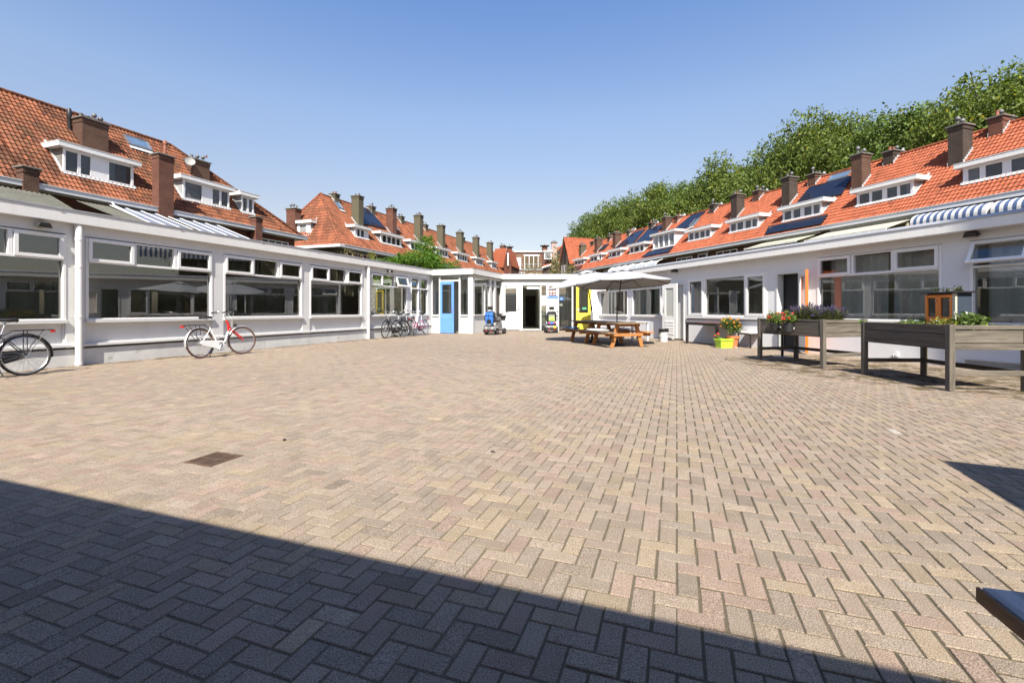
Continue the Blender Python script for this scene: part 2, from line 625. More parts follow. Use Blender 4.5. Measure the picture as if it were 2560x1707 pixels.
    n_, l_ = mo.node_tree.nodes, mo.node_tree.links
    p_ = n_["Principled BSDF"]
    tc = n_.new("ShaderNodeTexCoord").outputs['Object']
    l_.new(ramp(n_, l_, noise(n_, l_, 3.3, 6, tc, .7), .47, .62), p_.inputs['Alpha'])
    for fr, xa, xb, nm, lb in ((FL, -6, 14, "dirt_strip", "brown dirt and moss along the foot of the left wing"), (FR, -14, 4, "dirt_strip", "brown dirt under the planters along the right wing")):
        mb = MB(fr.mat())
        w = .33 if fr is FL else 4.6
        y0 = -w if fr is FL else -3.6
        xs = np.linspace(xa, xb, 60)
        if fr is FR:
            xs = np.linspace(-3.0, 3.0, 40); y0 = -3.9
        vs_ = []; fs_ = []
        for i, x in enumerate(xs):
            e = random.uniform(-.06, .1)
            if fr is FR:
                t = i / (len(xs) - 1); e = .9 * (abs(2 * t - 1)) ** 2 + random.uniform(-.15, .15)
            vs_ += [(x, y0 + e, .0035), (x, .1 if fr is FL else -.6, .0035)]
            if i:
                a = 2 * i - 2; fs_.append((a, a + 2, a + 3, a + 1))
        mb.add(vs_, fs_)
        o = mb.build(nm, mo, smooth=False)
        tag(o, lb, "dirt", kind="stuff")


make_ground()


def make_drain():
    d = thing("drain_grate", "rusty square iron drain grate sunk in the paving", "drain", (-2.215, 3.45, 0), FL.rz)
    d.scale = (.79, .79, 1)
    iron = M("rusty_iron", (.12, .07, .045), .8, .3, var=.4, scale=14, bump=.5, bscale=60, stain=((.17, .14, .09), 9, .56))
    mb = MB(); mb.box(-.17, .17, -.17, .17, -.05, -.0035); mb.frame(-.17, .17, -.17, .17, 0, 1, .02) if False else None
    mb.build("pit_shade", M("pit_dark", (.012, .01, .008), .95), d)  # dark plate stands in for the shade inside the pit
    mb = MB()
    for s in (-1, 1):
        for k in range(4):
            a = -.305 + .155 * k
            for q in ((s * .245 - .068, s * .245 + .068, a, a + .148), (a if -.17 < a < .1 else 9, a + .148, s * .245 - .068, s * .245 + .068)):
                if q[0] < 5:
                    f = RNG.uniform(.9, 1.1); mb.tint = (.262 * f, .215 * f, .167 * f); mb.box(*q, -.03, -.0012 - .0008 * k)
    mb.build("surround", bpy.data.materials["paving_brick"], d, bev=.003)
    mb = MB()
    for s in (-1, 1):
        mb.box(s * .155 - .015, s * .155 + .015, -.17, .17, -.03, .001); mb.box(-.14, .14, s * .155 - .015, s * .155 + .015, -.03, .0008)
    mb.build("rim", iron, d, bev=.003)
    mb = MB()
    for i in range(6):
        y = -.115 + i * .046
        mb.box(-.14, .14, y - .013, y + .013, -.028, -.0005)
    mb.box(-.012, .012, -.14, .14, -.028, -.0012)
    mb.build("grating", iron, d, bev=.003)


make_drain()
for (nm, x, y, light, lb) in (("pebble", -1.93, 3.93, 0, "dark pebble just behind the drain grate"), ("pebble", -.15, 3.6, 0, "small brown pebble lying alone in the middle of the yard"),
                              ("paper_scrap", -3.4, 9.0, 1, "pale paper scrap left of the middle of the yard"), ("paper_scrap", 3.0, 8.1, 1, "pale scrap on the paving before the picnic tables")):
    mb = MB(); mb.ball((0, 0, .008), (.018, .011, .008) if not light else (.03, .02, .004), 7, 5)
    o = mb.build(nm, M("pebble_brown", (.05, .04, .03)) if not light else M("litter_pale", (.42, .42, .4)), smooth=60, loc=(x, y, 0), rot=(0, 0, x))
    tag(o, lb, "litter", "specks lying on the paving")
# ------------------------------------------------------------------ the low white wings
def sash(mb, x0, x1, z0, z1, y0, y1, t=.06):
    mb.frame(x0, x1, z0, z1, y0, y1, t)


def downpipe(parent, x, y, ztop, lab=None):
    mb = MB(); r = .062
    mb.tube([(x, y, 0.0), (x, y, ztop - .30), (x, y, ztop - .16), (x, y + .03, ztop - .05), (x, y + .06, ztop)], r, 16)
    p = mb.build("downpipe", WHITE, parent, smooth=50)
    mb = MB()
    for z in (.02, .95, 1.95, ztop - .33):
        mb.cyl((x, y, z), (x, y, z + .045), r + .007, n=16)
        mb.box(x - .012, x + .012, y, y + .12, z + .01, z + .035)
    mb.build("pipe_clamp", WHITE, p, smooth=50)


def ajar(parent, x0, x1, z0, z1, y, ang, hinge_top=True, t=.062):
    """top-hung sash pushed outwards"""
    R_ = Matrix.Translation((0, y, z1)) @ Matrix.Rotation(ang, 4, 'X') @ Matrix.Translation((0, -y, -z1))
    mb = MB(R_); mb.frame(x0, x1, z0, z1, y - .03, y + .03, t)
    s = mb.build("sash", UPVC, parent, bev=.004)
    mb = MB(R_); mb.quad((x0 + t, y, z0 + t), (x1 - t, y, z0 + t), (x1 - t, y, z1 - t), (x0 + t, y, z1 - t))
    mb.build("pane", GLASS, parent, smooth=False)
    return s


def bay(root, x0, x1, zs, zb, zt, lights, ft=.05, yf=-.012, lower=None):
    """window: outer frame, row of top lights above a transom bar, one wide pane (or several) below.
    lights: (xa, xb, kind) with kind 'fix', 'open' (own sash, shut) or 'ajar'"""
    mb = MB()
    mb.box(x0, x0 + ft, yf, .13, zs, zt); mb.box(x1 - ft, x1, yf, .13, zs, zt)
    mb.box(x0 + ft, x1 - ft, yf + .002, .128, zt - ft * .6, zt)
    mb.box(x0 + ft, x1 - ft, yf - .012, .128, zb, zb + .05)
    mb.box(x0 + ft, x1 - ft, yf + .003, .125, zs, zs + .02)
    for a, b in zip(lights[:-1], lights[1:]):
        m_ = (a[1] + b[0]) / 2
        mb.box(m_ - .03, m_ + .03, yf - .004, .12, zb + .05, zt - ft * .6)
    if lower:
        for xm in lower:
            mb.box(xm - .035, xm + .035, yf + .004, .12, zs + .02, zb)
    w = mb.build("window", UPVC, root, bev=.004)
    g = MB()
    g.quad((x0 + ft, .06, zs + .01), (x1 - ft, .06, zs + .01), (x1 - ft, .06, zb), (x0 + ft, .06, zb))
    for a, b, k in lights:
        if k == 'fix':
            g.quad((a, .05, zb + .05), (b, .05, zb + .05), (b, .05, zt - .03), (a, .05, zt - .03))
        elif k == 'open':
            g.quad((a, .0, zb + .06), (b, .0, zb + .06), (b, .0, zt - .03), (a, .0, zt - .03))
            sm = MB(); sm.frame(a, b, zb + .028, zt - .018, yf - .03, .03, .062)
            sm.build("sash", UPVC, w, bev=.004)
        else:
            ajar(w, a, b, zb + .04, zt - .02, -.01, k)
    g.build("pane", GLASS, w, smooth=False)
    sm = MB(); sm.box(x0 - .005, x1 + .005, yf - .045, .12, zs - .075, zs)
    sm.build("sill", WHITE, w, bev=.008)
    return w


def left_wing():
    r = thing("low_wing", "long white single-storey wing with rows of wide windows along the left of the yard", "building", FL.o, FL.rz)
    bays = [(-6.1, -3.25, None), (-2.98, -.22, [(-2.9, -2.05, 'open'), (-1.97, -1.07, 'fix'), (-.99, -.27, 'open')]),
            (.10, 2.83, [(.14, .98, 'open'), (1.03, 1.84, 'fix'), (1.93, 2.78, 'open')]),
            (3.14, 5.88, [(3.18, 4.04, 'open'), (4.09, 4.88, 'fix'), (4.98, 5.83, 'open')]),
            (6.20, 8.88, [(6.24, 7.07, 'open'), (7.12, 7.93, 'fix'), (8.02, 8.85, 'open')]),
            (9.36, 12.02, [(9.40, 10.15, 'open'), (10.2, 10.98, 'fix'), (11.1, 11.97, rad(-17))]),
            (12.32, 13.86, [(12.37, 12.96, 'fix'), (13.0, 13.82, 'fix')])]
    mb = MB()
    edges = [-8.0] + [v for b in bays for v in b[:2]] + [14.12]
    for i in range(0, len(edges), 2):
        mb.box(edges[i], edges[i + 1], 0, .22, .36, 2.6)
    mb.box(-8, 14.12, .001, .22, 2.6, 2.86)
    wall = mb.build("wall", WHITE, r, bev=.004)
    mb = MB()
    for a, b, _ in bays:
        mb.box(a, b, .055, .15, .42, .86)
        mb.frame(a, b, .43, .845, .03, .14, .035)
    mb.build("apron_panel", WHITE, r, bev=.003)
    mb = MB(); mb.box(-8, 14.12, -.045, .22, .375, .43); mb.build("ledge", WHITE, r, bev=.006)
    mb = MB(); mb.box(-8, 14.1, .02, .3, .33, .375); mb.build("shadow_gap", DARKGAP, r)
    mb = MB(); mb.box(-8, 14.12, .0, .3, -.05, .33); mb.build("plinth", PLINTH, r)
    mb = MB(); mb.box(-8, 14.0, -.13, .05, 2.81, 3.05); mb.build("fascia", FASCIA, r, bev=.006)
    mb = MB(); mb.box(-8, 14.0, -.145, .2, 3.05, 3.078)
    for x in (-2.6, -.4, 1.9, 4.2, 6.4, 8.7, 10.9):
        mb.box(x, x + .06, -.149, -.1, 3.035, 3.081)
    mb.build("roof_trim", TRIM, r)
    mb = MB(); mb.box(-8, 14.0, .05, 8.0, 2.87, 3.03); mb.build("roof", BITUMEN, r)
    for i, (a, b, L_) in enumerate(bays):
        if L_ is None:
            L_ = [(a + .06, b - .06, 'fix')]
        bay(r, a, b, .92, 2.07, 2.58, L_, lower=[12.97] if i == 6 else None)
    mb = MB()
    mb.box(-8, 14, .25, 7.8, 0, .06)
    f = mb.build("room_floor", ROOMF, r)
    mb = MB(); mb.box(-8, 14, .24, 5.8, 2.80, 2.86)
    for a, b, _ in bays:
        mb.box(a, b, 5.6, 5.75, .06, .95); mb.box(a, b, 5.6, 5.75, 2.35, 2.8); mb.box(b, b + .34, 5.6, 5.75, .06, 2.8); mb.box(a, a + .8, 5.6, 5.75, .95, 2.35)  # gaps added in the unseen back wall to let daylight in
    for x in (-3.1, -.06, 2.98, 6.04, 9.12):
        mb.box(x - .12, x + .12, .24, 5.6, .06, 2.8)
    mb.build("room_wall", ROOMW, r)
    mb = MB()
    for x in (1.2, 4.2, 7.2, 10.4):
        mb.box(x, x + .9, 5.5, 5.56, .06, 2.1)
    mb.build("room_door", M("room_door_dark", (.22, .23, .18), .6), r)
    downpipe(r, -.05, -.085, 2.82)
    downpipe(r, 9.14, -.085, 2.82)
    return r


LW = left_wing()


def flood_lamp(fr, x, z, label, y=0.0):
    t = thing("wall_lamp", label, "lamp", fr.w(x, y, z), fr.rz, "black flood lamps on the white walls")
    mb = MB(); mb.box(-.05, .05, -.03, .0, -.04, .05); mb.bar((0, -.02, .02), (0, -.12, .03), .04, .03)
    mb.build("bracket", BLACKP, t, bev=.004)
    mb = MB(Matrix.Translation((0, -.15, .0)) @ Matrix.Rotation(rad(25), 4, 'X'))
    mb.add([(-.11, -.05, -.04), (.11, -.05, -.04), (.13, .06, -.04), (-.13, .06, -.04), (-.075, -.03, .045), (.075, -.03, .045), (.075, .04, .045), (-.075, .04, .045)],
           [(3, 2, 1, 0), (4, 5, 6, 7), (0, 1, 5, 4), (1, 2, 6, 5), (2, 3, 7, 6), (3, 0, 4, 7)])
    mb.build("lamp_head", BLACKP, t, bev=.005)
    mb = MB(Matrix.Translation((0, -.15, .0)) @ Matrix.Rotation(rad(25), 4, 'X')); mb.box(-.095, .095, -.04, .045, -.046, -.041)
    mb.build("lens", M("lamp_lens", (.7, .7, .66), .15), t)


flood_lamp(FL, -.62, 2.70, "black flood lamp on the left wing near the first downpipe")
flood_lamp(FL, 10.55, 2.72, "small black spotlight high on the left wing above the parked bicycles")
flood_lamp(FR, .18, 2.54, "black flood lamp above the tilted-open window of the right wing")
flood_lamp(FR, -8.55, 2.55, "black flood lamp on the right wing just right of the parasols")


def curtain(fr, x0, x1, z0, z1, y, mat, label, group, seed=0):
    rr = random.Random(seed)
    mb = MB(); n = int((x1 - x0) / .025)
    ph = rr.uniform(0, 6); vs_ = []; fs_ = []
    for i in range(n + 1):
        x = (x1 - x0) * i / n
        w = .055 * math.sin(x * 28 + ph + 1.2 * math.sin(x * 5.1 + ph)) + .012 * math.sin(x * 67)
        vs_ += [(x, w, z0), (x + .01 * math.sin(x * 9), w * .8, (z0 + z1) / 2), (x, w * .5, z1)]
        if i:
            a = 3 * i - 3; fs_ += [(a, a + 3, a + 4, a + 1), (a + 1, a + 4, a + 5, a + 2)]
    mb.add(vs_, fs_)
    o = mb.build("curtain", mat, smooth=60, loc=fr.w(x0, y), rot=(0, 0, fr.rz))
    tag(o, label, "curtain", group)
    return o


def door_leaf(parent, name, w, h, mat, m, glass=(.14, .95, .12), slats=0, tick=.045, handle='R', edge=None, matin=None, gmat=None, hz=1.05):
    """door leaf hinged at x=0, standing in the xz plane, face towards -y; returns it"""
    gx, gz0, gz1 = glass[0], glass[1], h - glass[2]
    mb = MB(m); y0, y1 = -tick / 2, tick / 2
    mb.box(0, gx, y0, y1, 0, h); mb.box(w - gx, w, y0, y1, 0, h)
    mb.box(gx, w - gx, y0, y1, 0, gz0); mb.box(gx, w - gx, y0, y1, gz1, h)
    d = mb.build(name, mat, parent, bev=.004)
    mb = MB(m)
    mb.quad((gx, 0, gz0), (w - gx, 0, gz0), (w - gx, 0, gz1), (gx, 0, gz1))
    mb.build("pane", gmat or GLASS, d, smooth=False)
    if slats:
        mb = MB(m)
        for i in range(slats):
            za = .14 + (gz0 - .26) * i / slats; zc = .14 + (gz0 - .26) * (i + 1) / slats
            for s in (-1, 1):
                ya = s * tick / 2
                mb.prism([(gx - .02, ya, za), (gx - .02, ya, zc - .012), (gx - .02, ya + s * .004, zc - .014), (gx - .02, ya + s * .016, za + .004)], (w - 2 * gx + .04, 0, 0))
        mb.build("slat_panel", mat, d)
    mb = MB(m); hx = w - .06 if handle == 'R' else .06
    sx = -1 if handle == 'R' else 1
    for s in (-1, 1):
        ya = s * tick / 2
        mb.box(hx - .02, hx + .02, ya - .006, ya + .006, hz - .13, hz + .1)
        mb.tube([(hx, ya, hz), (hx, ya + s * .045, hz), (hx + sx * .02, ya + s * .05, hz), (hx + sx * .12, ya + s * .05, hz)], .01, 8)
    mb.build("handle", CHROME, d, smooth=50)
    return d


def right_wing():
    r = thing("low_wing", "white plastered single-storey wing with curtained windows along the right of the yard", "building", FR.o, FR.rz)
    holes = [(-14.3, -11.84, .88, 2.43), (-11.52, -9.07, .88, 2.43), (-8.86, -8.12, 0.03, 2.08), (-7.94, -4.56, .88, 2.2), (-4.26, -3.50, .03, 2.16), (-3.03, -.35, .86, 2.44), (.10, 2.9, .83, 2.43), (3.3, 6.1, .83, 2.43)]
    mb = MB(); x = -14.4
    for (a, b, z0, z1) in holes:
        mb.box(x, a, 0, .22, -.02, 2.7); x = b
        if z0 > .1:
            mb.box(a, b, .0, .219, -.02, z0)
        mb.box(a, b, .0, .219, z1, 2.7)
    mb.box(x, 8, 0, .22, -.02, 2.7)
    mb.build("wall", PLASTER, r)
    mb = MB(); mb.box(-14.4 - .03, -14.4, -.42, .22, -.02, 2.7); mb.box(-14.4, -14.34, -.42, 0, -.02, 2.7); mb.build("wing_end", PLASTER, r, bev=.004)
    mb = MB(); mb.box(-15.2, 8, -.30, .05, 2.60, 2.79); mb.build("fascia", FASCIA, r, bev=.006)
    mb = MB(); mb.prism([(-15.2, -.315, 2.79), (-15.2, -.315, 2.81), (-15.2, -.2, 2.87), (-15.2, .3, 2.88), (-15.2, .3, 2.79)], (23.2, 0, 0))
    for x in (-13, -10.4, -7.7, -5.2, -2.6, -.2, 2.2):
        mb.prism([(x, -.318, 2.789), (x, -.318, 2.813), (x, -.2, 2.874), (x, .3, 2.884), (x, .3, 2.789)], (.07, 0, 0))
    mb.build("roof_trim", TRIM, r)
    mb = MB(); mb.box(-15.2, 8, .0, 8.0, 2.70, 2.78); mb.build("roof", BITUMEN, r)
    mb = MB(); mb.box(-14.3, 8, .25, 7.8, 0, .05); mb.build("room_floor", ROOMF, r)
    mb = MB(); mb.box(-14.3, 8, 5.0, 5.15, .05, .9); mb.box(-14.3, 8, 5.0, 5.15, 2.2, 2.66)
    for x in (-13.6, -10.4, -6.6, -5.0, -2.0, 1.0, 4.0):
        mb.box(x, x + 1.3, 5.0, 5.15, .9, 2.2)  # unseen back wall left open between these piers to light the rooms
    for x in (-11.68, -9.0, -8.03, -4.4, -3.3, -.12, 3.1):
        mb.box(x - .06, x + .06, .24, 5.0, .05, 2.66)
    mb.build("room_wall", ROOMW, r)
    # dark base band under the nearest window
    mb = MB(); mb.box(.03, 3.0, -.012, .0, .06, .15); mb.build("base_band", GREYM, r)
    mb = MB(); mb.box(.03, 3.0, -.03, .0, .15, .19); mb.build("base_ledge", WHITE, r, bev=.004)
    # windows E and D (far), C, B, A (near)
    bay(r, -14.3, -11.84, .90, 1.95, 2.42, [(-14.25, -13.5, rad(-22)), (-13.42, -12.66, 'fix'), (-12.58, -11.9, 'open')])
    bay(r, -11.52, -9.07, .90, 1.95, 2.42, [(-11.47, -10.72, 'open'), (-10.65, -9.9, rad(-8)), (-9.83, -9.12, 'open')], lower=[-9.52])
    bay(r, -3.03, -.35, .88, 1.93, 2.43, [(-2.98, -2.17, 'open'), (-2.09, -1.3, 'fix'), (-1.22, -.40, 'open')])
    bay(r, .10, 2.9, .85, 1.90, 2.42, [(.14, .98, rad(-27)), (1.06, 1.9, 'fix'), (1.98, 2.85, 'open')])
    bay(r, 3.3, 6.1, .85, 1.90, 2.42, [(3.34, 4.2, 'open'), (4.25, 5.1, 'fix'), (5.15, 6.05, 'open')])
    # window C: casement, wide pane, casement
    mb = MB(); mb.frame(-7.94, -4.56, .90, 2.2, -.012, .13, .05)
    for x in (-7.1, -5.36):
        mb.box(x - .04, x + .04, -.01, .12, .95, 2.15)
    w = mb.build("window", UPVC, r, bev=.004)
    mb = MB(); mb.frame(-7.89, -7.14, .93, 2.17, -.04, .03, .075); mb.build("sash", UPVC, w, bev=.004)
    mb = MB(); mb.frame(-5.32, -4.61, .93, 2.17, -.04, .03, .075); mb.build("sash", UPVC, w, bev=.004)
    mb = MB()
    for a, b, y in ((-7.82, -7.21, 0), (-7.06, -5.4, .06), (-5.25, -4.68, 0)):
        mb.quad((a, y, .95), (b, y, .95), (b, y, 2.15), (a, y, 2.15))
    mb.build("pane", GLASS, w, smooth=False)
    mb = MB(); mb.box(-7.96, -4.54, -.06, .12, .82, .90); mb.build("sill", WHITE, w, bev=.008)
    mb = MB(); mb.box(-7.97, -4.53, -.02, .0, .79, .82); mb.build("drip_edge", DARKGAP, w)
    # door frames
    for a, b, z in ((-8.86, -8.12, 2.08), (-4.26, -3.50, 2.16)):
        mb = MB(); mb.box(a, a + .06, -.02, .2, .03, z); mb.box(b - .06, b, -.02, .2, .03, z); mb.box(a + .06, b - .06, -.018, .2, z - .06, z)
        mb.build("door_frame", WHITE, r, bev=.004)
    mb = MB(); mb.box(-4.3, -3.46, -.1, .3, -.02, .035); mb.build("threshold", M("threshold_stone", (.22, .22, .22), .8), r)
    mb = MB(); mb.box(-4.2, -3.56, .23, .26, .05, 2.12); mb.build("passage_dark", M("passage_black", (.012, .012, .014), .7), r)  # black panel painted in place of the passage's own darkness
    mb = MB(); mb.box(-8.8, -8.18, .08, .12, .05, 2.02); mb.build("shut_door", WHITE, r)
    # orange door thrown right back on its hinges
    m = Matrix.Translation((-3.52, -.03, .04)) @ Matrix.Rotation(rad(180 + 142), 4, 'Z') @ Matrix.Rotation(0, 4, 'Z')
    org = M("orange_paint", (.83, .17, .025), .35, var=.05)
    d = door_leaf(r, "orange_door", .80, 2.08, UPVC, m, (.13, .95, .14), 0, .04, 'R')
    mb = MB(m); mb.frame(0.001, .799, 0.001, 2.079, .019, .027, .13, .95); mb.build("outer_face", org, d)
    mb = MB(m); mb.box(.797, .812, -.03, .028, 0, 2.08); mb.build("door_edge", org, d)
    # white door standing off the wall on its stay
    m = Matrix.Translation((-8.84, -.40, .1)) @ Matrix.Rotation(rad(7), 4, 'Z')
    frost = M("frosted_glass", (.36, .37, .34), .4, var=.03)
    door_leaf(r, "white_door", .72, 1.97, WHITE, m, (.17, .78, .16), 5, .05, 'L', gmat=frost)
    # plaster piers of the eaves shade stay plain; small white tap box
    mb = MB(); mb.box(-1.2, -1.14, -.05, 0, .1, .2); mb.tube([(-1.17, -.05, .15), (-1.17, -.11, .15), (-1.17, -.12, .11)], .01, 6); mb.build("tap", WHITE, r)
    return r


RW = right_wing()
CURT = M("grey_curtain", (.82, .83, .86), .9, var=.06)
CURTP = M("pale_curtain", (.7, .71, .69), .9, var=.05)
curtain(FR, -2.95, -1.55, .72, 2.4, .34, CURT, "grey folded curtain in the left half of the window behind the two planters", "grey curtains in the right wing", 1)
curtain(FR, -1.40, -.42, .72, 2.4, .32, CURT, "grey curtain drawn at the right end of the window behind the planters", "grey curtains in the right wing", 2)
curtain(FR, .2, 1.3, .72, 2.4, .35, CURT, "grey curtain behind the tilted-open window at the right edge", "grey curtains in the right wing", 3)
curtain(FR, -11.4, -10.55, .75, 2.35, .33, CURT, "dark grey curtain in the window between the parasols and the white door", "grey curtains in the right wing", 4)
curtain(FR, -10.4, -9.75, .75, 2.35, .36, CURTP, "pale net curtain in the window left of the white door", "pale curtains in the right wing", 5)
curtain(FR, -14.1, -13.2, .75, 2.35, .33, CURTP, "pale curtain in the farthest window of the right wing under the parasol", "pale curtains in the right wing", 6)


def rear_wing():
    r = thing("low_wing", "low dark-walled wing that closes the near end of the yard and shades its paving", "building", FK.o, FK.rz)
    mb = MB(); mb.box(-13, 14, 0, .25, 0, 2.75); mb.build("wall", M_brick("rear_brick", (.17, .10, .07), (.13, .08, .06), (.2, .19, .17)), r)  # unseen wall made dark brick to bounce less light into the foreground shade
    mb = MB(); mb.box(-13, 14, -.22, .1, 2.76, 3.0); mb.build("fascia", FASCIA, r)
    mb = MB(); mb.box(-13, 14, .1, 8, 2.8, 2.98); mb.build("roof", BITUMEN, r)
    for i in range(8):
        x = -11.5 + i * 3.05
        mb = MB(); mb.frame(x, x + 2.5, .92, 2.5, -.03, .0, .07); mb.box(x + .07, x + 2.43, -.028, 0, 2.0, 2.06)
        w = mb.build("window", UPVC, r)
        mb = MB(); mb.quad((x + .05, -.006, .95), (x + 2.45, -.006, .95), (x + 2.45, -.006, 2.45), (x + .05, -.006, 2.45))
        mb.build("pane", M("dark_window", (.03, .035, .035), .08), w, smooth=False)
    b = thing("shade_block", "unseen tall brick block added beyond the near end of the yard to shade the right wall", "building", (8.15, -5.2, 0), 0)  # unseen block invented to throw the shade on the right wall
    mb = MB(); mb.box(0, 16, -14, 0, 0, 18.3); mb.build("wall", M_brick("block_brick", (.30, .17, .11), (.24, .13, .09), (.4, .36, .3)), b)
    mb = MB(); mb.box(-.15, 16.2, -14.2, .15, 18.3, 18.7); mb.build("roof", BITUMEN, b)
    for f_ in range(5):
        for i in range(5):
            mb = MB(); mb.frame(1 + 3 * i, 2.6 + 3 * i, 1.2 + 3.4 * f_, 3 + 3.4 * f_, -.02, .03, .08)
            w = mb.build("window", UPVC, b)
            mb = MB(); mb.quad((1.05 + 3 * i, .01, 1.25 + 3.4 * f_), (2.55 + 3 * i, .01, 1.25 + 3.4 * f_), (2.55 + 3 * i, .01, 2.95 + 3.4 * f_), (1.05 + 3 * i, .01, 2.95 + 3.4 * f_))
            mb.build("pane", M("dark_window", (.03, .035, .035), .08), w, smooth=False)


rear_wing()
# ------------------------------------------------------------------ porch with the blue door and the entrance wall
def entrance():
    r = thing("entrance_building", "white glazed porch and entrance hall at the far end of the yard", "building", (0, 25.3, 0), 0)
    off = Matrix.Translation((0, -25.3, 0))
    A = off @ FA.mat(); S = off @ FS.mat(); B = off @ FB.mat()
    blue = M("blue_paint", (.13, .30, .74), .35, var=.04)
    yel = M("yellow_paint", (.86, .67, .08), .35, var=.04)
    # ---- porch front
    mb = MB(A)
    mb.box(0, .06, 0, .12, 0, 2.74); mb.box(.43, .50, -.01, .12, 0, 2.74); mb.box(1.49, 1.57, -.01, .12, 0, 2.74); mb.box(1.98, 2.23, -.02, .2, 0, 2.74)
    mb.box(.06, .43, .03, .12, 0, .82); mb.box(1.57, 1.98, .03, .12, 0, .82)
    mb.box(.50, 1.49, .0, .12, 2.49, 2.56)
    mb.build("wall", WHITE, r, bev=.004)
    mb = MB(A); mb.box(.03, .46, -.03, .12, .82, .88); mb.box(1.54, 2.0, -.03, .12, .82, .88); mb.build("sill", WHITE, r, bev=.006)
    mb = MB(A)
    for a, b, z0, z1 in ((.06, .43, .88, 2.74), (1.57, 1.98, .88, 2.74), (.5, 1.49, 2.56, 2.74)):
        mb.quad((a, .06, z0), (b, .06, z0), (b, .06, z1), (a, .06, z1))
    mb.build("pane", GLASS, r, smooth=False)
    # blue door, a little open
    d = door_leaf(r, "blue_door", .80, 2.46, blue, A @ Matrix.Translation((.505, -.01, .02)) @ Matrix.Rotation(rad(-9), 4, 'Z'), (.12, .93, .14), 7, .045, 'R', hz=1.1)
    # ---- fascia and roof round porch and hall
    P = [FA.w(-.12, -.13), FA.w(2.37, -.13), FS.w(3.55, -.14), Vector((FS.w(3.55, -.14).x, 25.15, 0)), Vector((5.2, 25.15, 0))]
    mb = MB(off)
    pts = [Vector((p.x, p.y, 0)) for p in (P[0], P[1], P[2])] + [Vector((5.2, P[2].y, 0))]
    def strip(m_, pts, z0, z1, t):
        for a, b in zip(pts[:-1], pts[1:]):
            d_ = (b - a).normalized(); n_ = Vector((-d_.y, d_.x, 0)) * t
            ext = d_ * .0
            m_.prism([a + Vector((0, 0, z0)), b + ext + Vector((0, 0, z0)), b + n_ + Vector((0, 0, z0)), a + n_ + Vector((0, 0, z0))], (0, 0, z1 - z0))
    strip(mb, pts, 2.80, 3.05, .1)
    mb.build("fascia", FASCIA, r)
    mb = MB(off); p2 = [p + Vector((0, -.012, 0)) for p in pts]
    strip(mb, p2, 3.05, 3.08, .16); mb.build("roof_trim", TRIM, r)
    q = [pts[0], pts[1], pts[2], pts[3], Vector((5.2, 33, 0)), Vector((-5.5, 33, 0)), Vector(tuple(FL.w(13.9, 1)))]
    q = [Vector((p.x, p.y, 2.76)) for p in q]
    mb = MB(off); mb.poly(q); mb.poly([p + Vector((0, 0, .27)) for p in q]); mb.build("roof", M("roof_soffit", (.7, .7, .66), .8, var=.05), r, smooth=False)
    # ---- porch side
    mb = MB(S)
    mb.box(.0, .12, .001, .16, 0, 2.78) if False else None
    mb.box(.10, 2.1, .03, .14, 0, .84); mb.box(2.08, 2.30, -.02, .14, 0, 2.78); mb.box(2.70, 2.95, -.02, .14, 0, 2.78)
    mb.box(3.75, 3.9, 0, .14, 0, 2.78); mb.box(.10, 3.9, .02, .12, 2.34, 2.41); mb.box(.1, 3.9, .01, .13, 2.68, 2.78)
    mb.box(2.3, 2.7, .03, .12, 0, .2); mb.box(1.5, 1.58, .02, .12, .84, 2.34)
    mb.build("wall", WHITE, r, bev=.004)
    mb = MB(S); mb.box(.08, 2.1, -.035, .14, .84, .90); mb.build("sill", WHITE, r, bev=.006)
    mb = MB(S); mb.quad((.1, .07, .9), (2.1, .07, .9), (2.1, .07, 2.70), (.1, .07, 2.70)); mb.quad((2.3, .07, .2), (2.7, .07, .2), (2.7, .07, 2.7), (2.3, .07, 2.7))
    mb.build("pane", GLASS, r, smooth=False)
    mb = MB(S); mb.box(3.0, 3.75, .10, .14, .02, 2.34); mb.build("side_door", M("dark_door", (.07, .055, .045), .4), r)
    # ---- inside the porch
    mb = MB(off)
    a, b, c_, d_ = FA.w(.1, .2), FA.w(2.1, .2), FS.w(3.9, .2), FL.w(14.3, 3.9)
    mb.poly([Vector((p.x, p.y, .03)) for p in (a, b, c_, Vector((5.2, 26, 0)), Vector((5.2, 33, 0)), Vector((-6, 33, 0)), d_)])
    mb.build("hall_floor", M("hall_floor_pale", (.45, .44, .40), .5), r, smooth=False)
    RM = M("hall_wall", (.78, .78, .70), .9, var=.04)
    mb = MB(A); mb.box(-1.5, 2.0, 2.6, 2.7, 0, 2.76); mb.box(1.2, 1.26, 1.4, 2.6, 0, 2.76); mb.build("hall_wall", RM, r)
    mb = MB(A); mb.box(.55, 1.15, 2.55, 2.6, .03, 2.1); mb.box(1.35, 1.8, 2.55, 2.6, .9, 2.0); mb.build("hall_notice_board", M("board_grey", (.13, .14, .13), .6), r)
    # ---- entrance wall
    mb = MB(B)
    mb.box(-.5, .42, .06, .2, 0, 2.46)
    mb.box(.42, .58, 0, .16, 0, 2.46); mb.box(1.53, 1.60, 0, .12, 0, 2.46); mb.box(1.87, 2.56, -.02, .2, 0, 2.46)
    mb.box(3.26, 3.34, .0, .12, 0, 2.46); mb.box(4.32, 4.9, -.02, .2, 0, 2.46); mb.box(-.62, -.5, 0, .14, 0, 2.46)
    mb.box(-.6, 5.0, -.02, .2, 2.46, 2.62)
    mb.build("wall", WHITE, r, bev=.004)
    mb = MB(B); mb.box(-.6, 5.0, .10, .2, 2.62, 2.80); mb.build("lintel", M("lintel_shaded_white", (.58, .6, .6), .7, var=.03), r)  # greyer white puts the fascia's shade into the lintel colour
